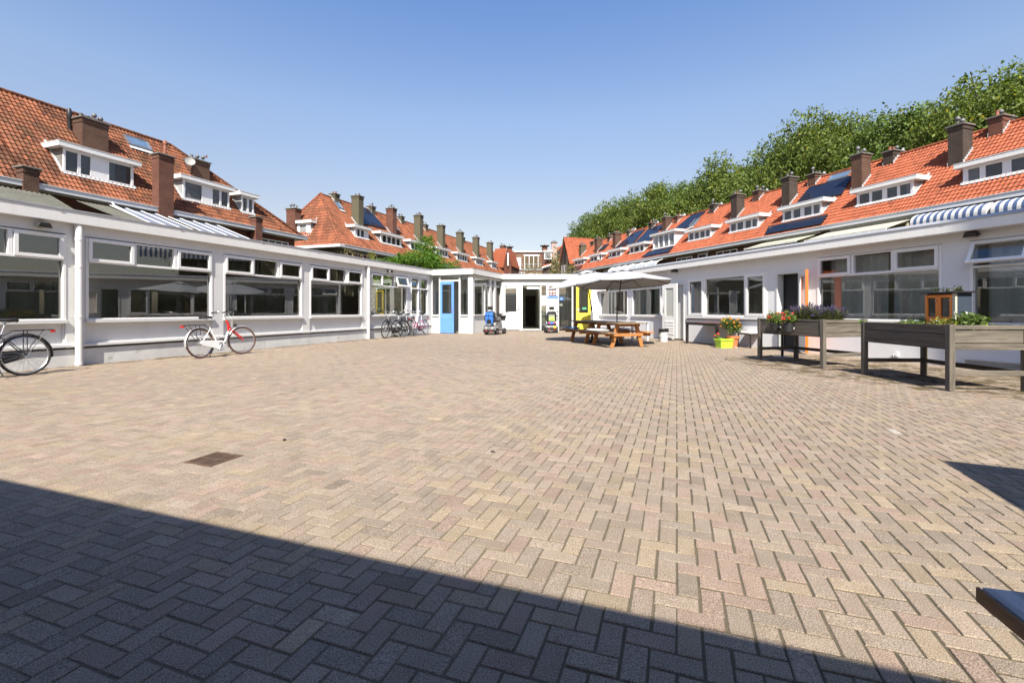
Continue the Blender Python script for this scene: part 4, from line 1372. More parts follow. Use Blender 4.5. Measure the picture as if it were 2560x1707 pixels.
for i in range(10):
    if tallm[i]:
        y0 = 3.0 if i == 5 else 2.35
        chimney(hr[i], -.32, .36, y0, y0 + .85, 8.4, (11.25, 11.35, 11.3, 11.2, 0, 11.3, 0, 11.05, 11.0, 10.75)[i], tallm[i], 2 + i % 2, 70 + i, flash=(SR, ZR))
    if i < 9:
        chimney(hr[i], .75, 1.35, 3.75, 4.75, 10.2, (11.5, 11.38, 11.4, 11.4, 11.35, 11.25, 11.35, 11.2, 11.2)[i], (BR_RED, BR_DARK, BR_BROWN, BR_BROWN, BR_DARK, BR_RED, BR_DARK, BR_TAN, BR_BROWN)[i], 3, 90 + i, flash=(SR, ZR))
def rd(i, a, b, lights, zt=8.72, ch=CHEEK, **k):
    xa = br[i + 1]
    return dormer(hr[i], a - xa, b - xa, k.pop('yf', .99), zt, ZR, SR, [(p - xa, q - xa, t) for p, q, t in lights], ch, **k)
rd(0, -9.78, -6.3, [(-9.62, -9.05, 'g'), (-8.92, -8.18, 'g'), (-7.95, -7.2, 'b'), (-7.1, -6.45, 'b')])
rd(1, -15.2, -12.05, [(-15.1, -14.4, 'g'), (-14.36, -13.66, 'g'), (-13.5, -12.85, 'g'), (-12.8, -12.15, 'g')])
rd(2, -20.6, -17.55, [(-20.5, -19.85, 'b'), (-19.75, -19.1, 'b'), (-18.9, -18.25, 'b'), (-18.2, -17.65, 'b')])
rd(3, -25.8, -22.8, [(-25.7, -25.05, 'g'), (-25.0, -24.3, 'g'), (-24.15, -23.5, 'g'), (-23.45, -22.9, 'g')])
rd(4, -31.0, -28.0, [(-30.9, -30.25, 'b'), (-30.15, -29.5, 'g'), (-29.4, -28.75, 'b'), (-28.7, -28.1, 'b')])
rd(5, -36.5, -32.9, [(-36.4, -35.6, 'b'), (-35.5, -34.75, 'g'), (-34.65, -33.9, 'b'), (-33.8, -33.0, 'b')], zt=9.16, ch=WHITE, yf=.92, hz=.2)
rd(6, -41.1, -38.2, [(-41.0, -40.3, 'b'), (-40.2, -39.2, 'g'), (-39.0, -38.3, 'b')], zt=8.66)
rd(7, -45.8, -43.0, [(-45.7, -45.2, 'b'), (-45.1, -44.1, 'b'), (-43.9, -43.1, 'g')], zt=8.6)
rd(8, -50.7, -47.7, [(-50.6, -49.9, 'g'), (-49.8, -48.8, 'g'), (-48.6, -47.8, 'g')], zt=8.56)
rd(9, -55.6, -52.6, [(-55.5, -54.7, 'g'), (-54.6, -53.6, 'g'), (-53.5, -52.7, 'g')], zt=8.5)
def rp_(i, pts, **k):
    return panel(hr[i], [(x - br[i + 1], y) for x, y in pts], SR, ZR, **k)
rp_(2, [(-20.55, 2.2), (-17.0, 2.2), (-17.3, 3.6), (-20.5, 3.6)]); rp_(2, [(-21.3, .12), (-16.85, .12), (-16.85, .72), (-21.5, .72)])
rp_(5, [(-35.6, 2.7), (-32.9, 2.7), (-32.3, 4.2), (-34.4, 4.2)]); rp_(5, [(-37.3, .12), (-32.75, .12), (-32.75, .72), (-36.7, .72)])
rp_(6, [(-42.0, 2.2), (-38.6, 2.2), (-38.6, 4.1), (-41.6, 4.1)]); rp_(7, [(-46.4, 2.3), (-42.4, 2.3), (-42.4, 4.1), (-44.9, 4.1)]); rp_(9, [(-56.3, .12), (-52.0, .12), (-52.2, .62), (-55.9, .62)])
rp_(8, [(-51.2, 2.5), (-49.6, 2.5), (-49.6, 3.3), (-51.0, 3.3)])
skylight(hr[2], -19.2 + 21.6, -17.75 + 21.6, 3.72, 4.15, SR, ZR)
skylight(hr[5], -33.0 + 37.5, -32.3 + 37.5, 2.8, 3.5, SR, ZR)
upwindow(hr[3], .3, 2.6, 5.2, 6.12, .27, 3); upwindow(hr[4], 3.3, 4.4, 5.2, 6.16, .27, 1); upwindow(hr[4], .3, 2.55, 5.2, 6.12, .27, 3); upwindow(hr[7], 1.2, 3, 5.2, 6.1, .27, 3)
upwindow(hr[2], .4, 2.6, 5.2, 6.1, .27, 3); upwindow(hr[0], .6, 4, 4.6, 6.0, .27, 4); upwindow(hr[1], .6, 4.4, 4.6, 6.0, .27, 4)
mb = MB(); mb.tube([(-27.55 + 32.1, .2, 6.4), (-27.55 + 32.1, .2, 3)], .05, 8); mb.build("downpipe", GUTTER, hr[4])
mb = MB(); mb.tube([(-11.3 + 16.22, .1, 6.35), (-11.3 + 16.22, .1, 3)], .06, 8); mb.build("downpipe", GUTTER, hr[1])
mb = MB(); mb.box(-48.6 + 51.8, -48.0 + 51.8, .80, .86, 7.7, 8.5); mb.build("sun_shade", UPVC, hr[8])


def awning(fr, x0, x1, y0, z0, y1, z1, label, mat, drop=None, group=None, cap=None):
    t = thing("awning", label, "awning", fr.w(x0, 0), fr.rz, group)
    w = x1 - x0; mb = MB()
    if drop is None:
        mb.prism([(0, y0, z0), (0, y1, z1), (0, y1, z1 - .03), (0, y0, z0 - .03)], (w, 0, 0))
    else:
        prof = [(0, y0, z0)]
        for k in range(1, 7):
            a = k / 6 * PI / 2
            prof.append((0, y0 + (y1 - y0) * math.sin(a), z1 + (z0 - z1) * math.cos(a)))
        prof.append((0, y1, z1 - drop))
        vs_ = []; fs_ = []
        for i, p in enumerate(prof):
            vs_ += [p, (w, p[1], p[2])]
            if i:
                a = 2 * i - 2; fs_.append((a, a + 1, a + 3, a + 2))
        mb.add(vs_, fs_); k_ = len(prof)
        mb.poly([p for p in prof] + [(0, y0, z1 - drop)]); mb.poly([(w, p[1], p[2]) for p in prof] + [(w, y0, z1 - drop)])
    mb.build("cloth", mat, t, smooth=False)
    mb = MB(); mb.box(-.05, w + .05, y0 - .08, y0 + .08, z0 - .02, z0 + .12); mb.build("cassette", M("awning_box", (.6, .6, .56), .5), t, bev=.02)
    if drop is None:
        mb = MB(); mb.box(-.03, w + .03, y1 - .05, y1 + .02, z1 - .09, z1 + .02); mb.build("front_bar", M("awning_bar", (.66, .65, .58), .5), t)
        mb = MB()
        for x in (.25, w - .25):
            mb.tube([(x, y0, z0 - .08), (x + .7 * (1 if x < 1 else -1), (y0 + y1) / 2, (z0 + z1) / 2 - .09), (x, y1, z1 - .06)], .025, 6)
        mb.build("arm", GREYM, t)
    return t


FGv = FR.shift(0, 17.76)
gS = "blue and white striped awnings"
BWS = M_stripe("blue_white_canvas", (.50, .50, .50), (.05, .085, .18), .30, 0, .5)
awning(FGv, -11.05, -7.9, .05, 6.28, -1.0, 5.75, "blue and white striped awning above the bend of the right roof edge", BWS, .45, gS)
awning(FGv, -7.72, -3.2, .05, 6.28, -1.0, 5.75, "second blue and white striped awning, cut by the right edge", BWS, .45, gS)
BEI = M_stripe("beige_canvas", (.40, .39, .32), (.33, .32, .26), .22, 0, .85)
awning(FGv, -16.2, -11.45, .1, 6.2, -2.2, 5.50, "pale cream awning with thin stripes next to the striped ones", BEI, None, "cream awnings")
awning(FGv, -21.2, -17.0, .1, 6.22, -2.0, 5.62, "plain cream awning further along the right roof edge", M("cream_canvas", (.38, .37, .28), .85, var=.05), None, "cream awnings")
# glass verandah fronts under the awnings
for x0, x1, lb in ((-16.0, -11.6, "timber verandah front under the thin-striped cream awning"), (-21.0, -17.2, "timber verandah front under the plain cream awning")):
    t = thing("verandah", lb, "verandah", FGv.w(x0, -.3), FGv.rz, "timber verandahs of the right row"); w = x1 - x0
    mb = MB()
    for k in range(6):
        x = w * k / 5; mb.box(x - .05, x + .05, -.05, .05, 2.5, 6.0)
    mb.box(0, w, -.04, .04, 5.9, 6.02); mb.box(0, w, -.04, .04, 5.1, 5.18); mb.build("frame", M("cream_timber", (.5, .47, .33), .6), t)
    mb = MB(); mb.quad((0, 0, 2.5), (w, 0, 2.5), (w, 0, 6), (0, 0, 6)); mb.build("pane", M("verandah_pane", (.16, .14, .08), .2), t, smooth=False)
PCB = M("milky_plastic_roof", (.40, .42, .42), .35, var=.1, scale=2)
for x0, x1, lb in ((-42.3, -38.3, "curved milky plastic canopy at the far end of the right roof edge"), (-38.1, -33.1, "longer curved milky canopy nearer the brown house wall")):
    t = thing("canopy", lb, "canopy", FGv.w(x0, .1), FGv.rz, "curved plastic canopies"); mb = MB(); vs_ = []; fs_ = []; w = x1 - x0
    for k in range(9):
        a = k / 8 * PI / 2
        vs_ += [(0, -1.3 * math.sin(a), 5.45 + .75 * math.cos(a)), (w, -1.3 * math.sin(a), 5.45 + .75 * math.cos(a))]
        if k: fs_.append((2 * k - 2, 2 * k - 1, 2 * k + 1, 2 * k))
    mb.add(vs_, fs_); mb.build("sheet", PCB, t, smooth=60)
    mb = MB()
    for x in (0, w / 3, 2 * w / 3, w):
        mb = MB(); mb.tube([(x, -1.3 * math.sin(k / 8 * PI / 2), 5.46 + .76 * math.cos(k / 8 * PI / 2)) for k in range(9)], .035, 6)
        mb.build("rib", UPVC, t)

# ---- lean-to roofs behind the left wing ---------------------------------------------------------
def corrugated(fr, x0, x1, y0, z0, y1, z1, mat, name, label, cat, group=None, bars=0, lean=0.0):
    t = thing(name, label, cat, fr.w(x0, 0), fr.rz, group); w = x1 - x0; mb = MB(); n = int(w / .044)
    vs_ = []; fs_ = []
    for i in range(n + 1):
        x = w * i / n; a = .024 * math.cos(2 * PI * x / .177)
        vs_ += [(x, y0, z0 + a), (x + lean, y1, z1 + a)]
        if i: fs_.append((2 * i - 2, 2 * i, 2 * i + 1, 2 * i - 1))
    mb.add(vs_, fs_); mb.build("sheet", mat, t, smooth=60)
    mb = MB(); mb.box(0, w, y0 + .05, y0 + .3, 2.5, min(z0, z1) - .03) if False else mb.box(.02 + lean, w - .02 + lean, y1 - .12, y1 - .02, 2.4, z1 - .04); mb.build("wall", M("shed_wall", (.16, .13, .10), .8), t)
    if bars:
        mb = MB()
        for k in range(bars + 1):
            x = w * k / bars; mb.bar((x, y0, z0 + .05), (x + lean, y1, z1 + .05), .05, .04)
        mb.build("bars", UPVC, t)
    return t


ETER = M("weathered_corrugated_sheet", (.095, .095, .075), .9, var=.2, scale=1.5, stain=((.05, .053, .03), 2.2, .56))
POLY = M("clear_ribbed_plastic", (.13, .15, .205), .42, var=.12, scale=1.2)
corrugated(FH, 3.0, 7.35, -.75, 6.45, -3.2, 5.5, ETER, "lean_to_roof", "mossy grey corrugated roof at the left edge behind the wing", "roof", "corrugated lean-to roofs", lean=-.3)
corrugated(FH, 8.35, 9.85, -.3, 6.52, -3.1, 5.5, ETER, "lean_to_roof", "grey corrugated roof left of the ribbed plastic roofs", "roof", "corrugated lean-to roofs", lean=.35)
corrugated(FH, 9.9, 12.15, -.3, 6.56, -2.9, 5.5, POLY, "plastic_roof", "shiny ribbed plastic lean-to roof beside the white downpipe, left of the thin red chimney", "roof", "ribbed plastic roofs", 3, lean=.45)
corrugated(FH, 12.75, 15.9, -.3, 6.55, -2.9, 5.5, POLY, "plastic_roof", "shiny ribbed plastic lean-to roof right of the thin red chimney", "roof", "ribbed plastic roofs", 4, lean=.35)
mb = MB(); mb.tube([(0, -.42, 6.72), (0, -.55, 6.55), (.75, -2.3, 5.6)], .05, 8); o = mb.build("drain_pipe", UPVC, smooth=50, loc=FH.w(10.0, 0), rot=(0, 0, FH.rz)); tag(o, "white pipe slanting down from the gutter of the far left house", "pipe")

# ---- houses closing the view --------------------------------------------------------------------
def far_group():
    FO = Frame((0, 0), (1, 0))
    # steep gable at the end of the right row
    t = thing("gable_house", "steep orange-tiled house with a dark gable closing the right row", "house", FGv.w(-60.3, .6), FGv.rz)
    mb = MB(); mb.prism([(0, 0, 4), (3.9, 0, 4), (3.9, 0, 7.9), (1.95, 0, 12.0), (0, 0, 7.9)], (0, 9, 0)); mb.build("wall", BR_DARK, t)
    p_ = math.atan(4.1 / 1.95); Ls = math.hypot(4.1, 1.95) + .1
    rf = tiles(9.3, Ls, p_, TILEN, t, "roof", NEW, .05, 131, seg=3); rf.data.transform(Matrix.Translation((3.98, -.15, 7.9)) @ Matrix.Rotation(rad(90), 4, 'Z'))
    mb = MB(); mb.tint = NEW; mb.poly([(-.1, -.15, 7.8), (-.1, 9, 7.8), (1.95, 9, 12.1), (1.95, -.15, 12.1)]); mb.build("back_roof", TILEN, t, smooth=False)
    ridge_tiles(t, (1.95, -.15, 12.12), (1.95, 9, 12.12), TILEN, NEW, 5, .09)
    upwindow(t, 1.1, 2.7, 6.5, 7.9, -.01, 3)
    chimney(t, 4.2, 5.1, 3.2, 4.4, 8, 11.2, BR_TAN, 2, 8)
    # house with the orange roof slope left of it
    t = thing("tiled_house", "orange-tiled house with a pale tall chimney left of the dark gable", "house", (7.3, 84, 0), 0)
    mb = MB(); mb.prism([(-1.6, 0, 3), (3.2, 0, 3), (3.2, 0, 13.2), (2.2, 0, 13.2), (-1.6, 0, 9.2)], (0, 8, 0)); mb.build("wall", BR_DARK, t)
    mb = MB(); mb.tint = NEW; mb.poly([(-1.9, -.3, 8.9), (3.2, -.3, 10.6), (3.2, 3, 13.8), (.6, 3, 12.6)]); mb.build("roof", TILEN, t, smooth=False)
    mb = MB(); mb.bar((-1.95, -.45, 8.75), (3.2, -.45, 10.45), .3, .25); mb.build("gutter", GUTTER, t)
    chimney(t, -.15, .75, -.6, .3, 8.2, 13.3, M("pale_chimney_render", (.36, .28, .24), .9), 3, 12, cap=.15)
    mb = MB(); mb.box(-1.5, -.2, -.7, 1.5, 10.2, 11.6); d = mb.build("dormer", WHITE, t); mb = MB(); mb.box(-1.7, 0, -.9, 1.5, 11.6, 11.85); mb.build("dormer_roof", FASCIA, d); upwindow(d, -1.4, -.3, 10.35, 11.5, -.71, 3)
    # flat-roofed house with the balcony
    t = thing("balcony_house", "flat-roofed brick house with tall white windows and a roof terrace in the middle distance", "house", (2.2, 88, 0), 0)
    mb = MB(); mb.box(-1.5, 3.6, 0, 8, 8.8, 12.1); mb.box(-2.2, 4.2, -1.4, 8, 3, 8.8); mb.build("wall", M_brick("brick_orange", (.20, .10, .06), (.16, .085, .05), (.25, .21, .17)), t)
    mb = MB(); mb.box(-1.7, 3.7, -.25, 8, 12.1, 12.35); mb.build("roof", FASCIA, t)
    mb = MB()
    for k in range(4):
        mb.box(.15 + .85 * k, .25 + .85 * k, -.12, 0, 8.9, 11.5)
    mb.box(0, 3, -.13, -.01, 11.4, 11.65); w = mb.build("window", UPVC, t)
    mb = MB(); mb.quad((.15, -.03, 8.9), (2.9, -.03, 8.9), (2.9, -.03, 11.4), (.15, -.03, 11.4)); mb.build("pane", M("balcony_pane", (.10, .075, .045), .2), w, smooth=False)
    mb = MB()
    for k in range(14):
        mb.box(-2.1 + .47 * k, -2.06 + .47 * k, -1.38, -1.34, 8.8, 9.7)
    mb.box(-2.2, 4.2, -1.4, -1.33, 9.7, 9.78); mb.build("railing", GREYM, t)
    mb = MB(); mb.box(-2.3, 4.3, -1.5, -1.3, 8.55, 8.8); mb.build("terrace_edge", GREYM, t)
    mb = MB(); mb.box(-1.9, -.5, -.9, .4, 8.8, 11.0); mb.build("glass_porch", UPVC, t)
    upwindow(t, -1.6, .2, 6.6, 8.2, -1.41, 3); upwindow(t, .9, 3.0, 6.6, 8.0, -1.41, 2)
    mb = MB()
    rr = random.Random(3)
    for k in range(60):
        c = Vector((rr.uniform(-.3, 3.2), -1.1 + rr.uniform(-.2, .2), 8.85 + abs(rr.gauss(0, .28)))); mb.ball(c, rr.uniform(.05, .12), 5, 4)
    mb.build("planting", M("terrace_green", (.13, .14, .04), .8), t)
    chimney(t, 3.5, 4.5, -.4, .6, 8.6, 13.3, BR_RED, 1, 15, cap=.35); chimney(t, -3.1, -2.2, -.2, .6, 9.4, 13.1, BR_RED, 1, 16, cap=.3)
    # gable houses left of it
    for (x, zt, w_, y, lb, zw) in ((-1.45, 11.9, 2.2, 82, "small orange-roofed house with a brick gable beside the far left row's last chimney", 8.9), (-.1, 12.0, 1.8, 95, "orange roof behind the brick gable left of the balcony house", 9.2)):
        t = thing("gable_house", lb, "house", (x, y, 0), 0)
        mb = MB(); mb.prism([(0, 0, 4), (w_ * .6, -1.2, 4), (w_ * .6, -1.2, zw), (w_ * .25, -.5, zt), (0, 0, zw)], (1.5, 6, 0)); mb.build("wall", BR_RED, t)
        mb = MB(); mb.tint = NEW; mb.poly([(-1.8, .2, zw), (-.1, -.2, zw - .3), (w_ * .25, -.62, zt + .1), (-1.6, .3, zt + .1)]); mb.poly([(w_ * .25, -.62, zt + .1), (w_ * .25 + 1.5, 5.4, zt + .1), (w_ * .6 + 1.6, 4.8, zw - .1), (w_ * .6 + .1, -1.3, zw - .1)]); mb.build("roof", TILEN, t, smooth=False)
        mb = MB(); mb.box(w_ * .3, w_ * .4, -1.15, -.6, zw, zw + 2.2); mb.build("window", UPVC, t)


far_group()
# ------------------------------------------------------------------ trees and plants
BARK = M("bark", (.11, .085, .06), .9, var=.35, scale=8, bump=.7, bscale=25)
LEAFM = M_attr("leaves", .55, bump=0, trans=.32)


def leaf_cloud(name, lumps, n, size, base, seed, parent=None, droop=.5, var=.3, yellow=.06):
    """crown of single folded leaves (two triangles each) scattered through overlapping lumps"""
    rr = np.random.default_rng(seed)
    L = np.array(lumps, dtype=float)          # cx cy cz rx ry rz
    vol = (L[:, 3] * L[:, 4] * L[:, 5]) ** .72
    idx = rr.choice(len(L), n, p=vol / vol.sum())
    d = rr.normal(size=(n, 3)); d /= np.linalg.norm(d, axis=1)[:, None]
    rad_ = rr.random(n) ** .42
    rad_ *= 1 + .10 * np.sin(d[:, 0] * 9 + L[idx, 0]) * np.sin(d[:, 1] * 8 + L[idx, 1]) + .10 * np.sin(d[:, 2] * 11 + L[idx, 2] * 3)
    C = L[idx, :3] + d * L[idx, 3:6] * rad_[:, None]
    # twigs: gather leaves in small sprays
    m_ = max(1, n // 9)
    tw = rr.integers(0, m_, n)
    T = C[rr.permutation(n)[:m_]]
    C = np.where((rr.random(n) < .72)[:, None], T[tw] + rr.normal(0, size * 1.25, (n, 3)), C)
    nrm = rr.normal(size=(n, 3)) + d * .6 + np.array([0, 0, droop]); nrm /= np.linalg.norm(nrm, axis=1)[:, None]
    a = np.cross(nrm, rr.normal(size=(n, 3))); a /= np.linalg.norm(a, axis=1)[:, None]
    b = np.cross(nrm, a)
    s = size * rr.uniform(.55, 1.3, n)[:, None]
    V = np.stack([C - a * s, C + b * s * .55 + nrm * s * .12, C + a * s, C - b * s * .55 + nrm * s * .12], 1).reshape(-1, 3)
    F = (np.array([[0, 1, 2, 3]]) + (np.arange(n) * 4)[:, None])
    me = bpy.data.meshes.new(name)
    me.vertices.add(len(V)); me.loops.add(n * 4); me.polygons.add(n)
    me.vertices.foreach_set("co", V.reshape(-1)); me.loops.foreach_set("vertex_index", F.reshape(-1).astype(np.int32))
    me.polygons.foreach_set("loop_start", np.arange(0, n * 4, 4, dtype=np.int32)); me.update(calc_edges=True)
    f = rr.normal(1, var, n).clip(.4, 1.9)[:, None]
    col = np.array(base)[None] * f
    yl = rr.random(n) < yellow
    col[yl] = np.array([base[0] * 2.6, base[1] * 1.7, base[2] * .9])
    at = me.attributes.new("tint", 'FLOAT_COLOR', 'FACE')
    at.data.foreach_set("color", np.concatenate([col, np.ones((n, 1))], 1).astype(np.float32).reshape(-1))
    me.materials.append(LEAFM)
    o = bpy.data.objects.new(name, me); COL.objects.link(o)
    if parent is not None:
        o.parent = parent
    return o


def trunk(parent, h, r, limbs, seed, top=.25):
    rr = random.Random(seed); mb = MB()
    pts = [Vector((0, 0, -.1))]; n = 8
    for i in range(1, n + 1):
        pts.append(Vector((rr.uniform(-.12, .12) * i * .5, rr.uniform(-.12, .12) * i * .5, h * i / n)))
    mb.tube(pts, [r * (1.25 if i == 0 else 1 - (1 - top) * i / n) for i in range(n + 1)], 9)
    for k in range(limbs):
        i = rr.randint(3, n - 1); p = pts[i]; a = rr.uniform(0, 2 * PI); le = h * rr.uniform(.2, .38)
        q1 = p + Vector((math.cos(a) * le * .45, math.sin(a) * le * .45, le * .35)); q2 = p + Vector((math.cos(a) * le * .85, math.sin(a) * le * .85, le * .95))
        rb = r * (.5 - .04 * i); mb.tube([p, q1, q2], [rb, rb * .65, rb * .22], 6)
    return mb.build("trunk", BARK, parent, smooth=60)


def tall_tree(seed, H, W, base, n=7500, size=.23, sparse=False):
    rr = random.Random(seed)
    lumps = []
    for k in range(46 if not sparse else 26):
        t = rr.random(); z = H * (.36 + .60 * t)
        wr = W * math.sin(PI * (.16 + .78 * t)) ** .8; a = rr.uniform(0, 2 * PI); q = wr * rr.uniform(.35, .95)
        s = rr.uniform(.6, 1.05) * W * .34
        lumps.append((math.cos(a) * q, math.sin(a) * q, z, s, s, s * rr.uniform(.8, 1.15)))
    lumps.append((0, 0, H * .62, W * .66, W * .66, H * .28)); lumps.append((0, 0, H * .78, W * .45, W * .45, H * .16))
    return lumps


def big_trees():
    protos = []
    spec = [(-9.0, 14.5, 19.6), (-14.6, 13.2, 18.3), (-20.6, 14.5, 18.4), (-26.6, 13.6, 20.2), (-32.6, 14.8, 20.0), (-39.2, 13.6, 20.2), (-46.0, 14.6, 19.6), (-53.0, 13.8, 20.5), (-60.0, 14.6, 20.8), (-67.0, 13.8, 20.6), (-73.6, 14.4, 20.2), (-77.4, 14.5, 17.6)]
    labs = ["dense tree rising at the right edge above the tiled roofs", "green tree behind the dark chimney at the right edge", "green tree behind the second chimney from the right edge", "tall green tree above the roof with the upper solar panel",
            "tall green tree left of the solar-panelled house", "bushy tree behind the middle chimneys of the right row", "bushy tree above the plain dormer beside the box dormer", "rounded tree above the big white box dormer", "tree above the wide dark solar roof",
            "tree above the far third of the right row", "green tree next to the thin greyish end tree", "thin greyish tree at the left end of the tree line"]
    base = [(.11, .155, .036), (.122, .165, .038), (.10, .15, .038), (.118, .16, .036)]
    crowns = []
    for v in range(4):
        H, W = 10.0, 4.4
        lu = tall_tree(200 + v, H, W, base[v])
        crowns.append(leaf_cloud("crown", lu, 60000, .085, base[v], 300 + v, None, var=.36, yellow=.02))
    sp = leaf_cloud("crown", tall_tree(250, 10, 3.4, 0, sparse=True), 13000, .08, (.12, .145, .075), 350, None, var=.3, yellow=.02)
    used = set()
    for i, (x, y, H) in enumerate(spec):
        t = thing("broadleaf_tree", labs[i], "tree", FGv.w(x, y), 1.1 * i, "trees behind the right row of houses")
        src = sp if i == len(spec) - 1 else crowns[i % 4]
        if src.name in used:
            c = src.copy(); COL.objects.link(c)
        else:
            c = src; used.add(src.name)
        k = (H * .955 - .2) / 10.2
        c.parent = t; c.scale = (k * (.82 + .08 * (i % 3)) / 1.0, k * .85, k)
        trunk(t, H * .75, .36, 9, 400 + i)


big_trees()


def maple():
    t = thing("maple_tree", "bright green maple rising behind the left wing before the porch", "tree", FL.w(26.2, 8.0), .4)
    rr = random.Random(77); lumps = []
    for k in range(26):
        a = rr.uniform(0, 2 * PI); q = rr.uniform(.2, 1) ** .6; z = rr.uniform(3.4, 5.9)
        wz = 1.0 if z < 5 else .55
        lumps.append((math.cos(a) * 3.3 * q * wz, math.sin(a) * 2.4 * q * wz, z - .5 * q, .85, .85, .6))
    lumps += [(.5, 0, 6.2, .9, .8, .7), (.9, .2, 6.7, .5, .5, .45), (-2.6, 0, 4.6, 1.0, .8, .5), (2.7, 0, 4.5, 1.0, .9, .7)]
    leaf_cloud("crown", lumps, 24000, .07, (.085, .17, .022), 78, t, var=.28, yellow=.05)
    trunk(t, 5.2, .16, 9, 79)


maple()


def shrub(label, loc, w, h, n, size, base, seed, cat="shrub", name="shrub", group=None):
    rr = random.Random(seed); t = thing(name, label, cat, loc, 0, group)
    lumps = []
    for k in range(14):
        lumps.append((rr.uniform(-w, w) * .8, rr.uniform(-w, w) * .35, h * rr.uniform(.35, .95), w * .3, w * .25, h * .18))
    leaf_cloud("foliage", lumps, n, size, base, seed, t)
    mb = MB()
    for k in range(9):
        x = rr.uniform(-w, w) * .7; mb.tube([(x * .4, 0, 0), (x * .8, rr.uniform(-.2, .2), h * .55), (x, rr.uniform(-.3, .3), h * rr.uniform(.8, 1.08))], [.05, .03, .008], 5)
    mb.build("stem", BARK, t)
    return t


# straggling greenery beyond the entrance roof
for i, (px, d, zt, w, lb, base) in enumerate(((1335, 44, 4.7, .9, "low shrub beyond the entrance roof under the balcony house", (.14, .15, .05)), (1375, 42, 5.6, 1.0, "straggling yellowish shrub beyond the entrance roof", (.17, .16, .06)),
                                        (1405, 40, 6.0, 1.0, "tall thin shrub before the dark gable", (.16, .16, .06)), (1440, 40, 5.0, 1.0, "green shrub just left of the parasol tops", (.12, .14, .05)))):
    shrub(lb, ((px - 1280) / 1160 * d, d, 0), w, zt, 1500, .075, base, 500 + i, group="shrubs beyond the entrance roof")
for i, (x, y, zt, w, lb, base) in enumerate(((18.3, 8.0, 4.55, .8, "dry grassy shrub above the left wing roof edge", (.24, .20, .09)), (21.0, 9.0, 4.95, .9, "yellow-green bush left of the maple", (.20, .21, .06)))):
    shrub(lb, FL.w(x, y), w, zt, 1300, .06, base, 520 + i, group="shrubs behind the left wing")
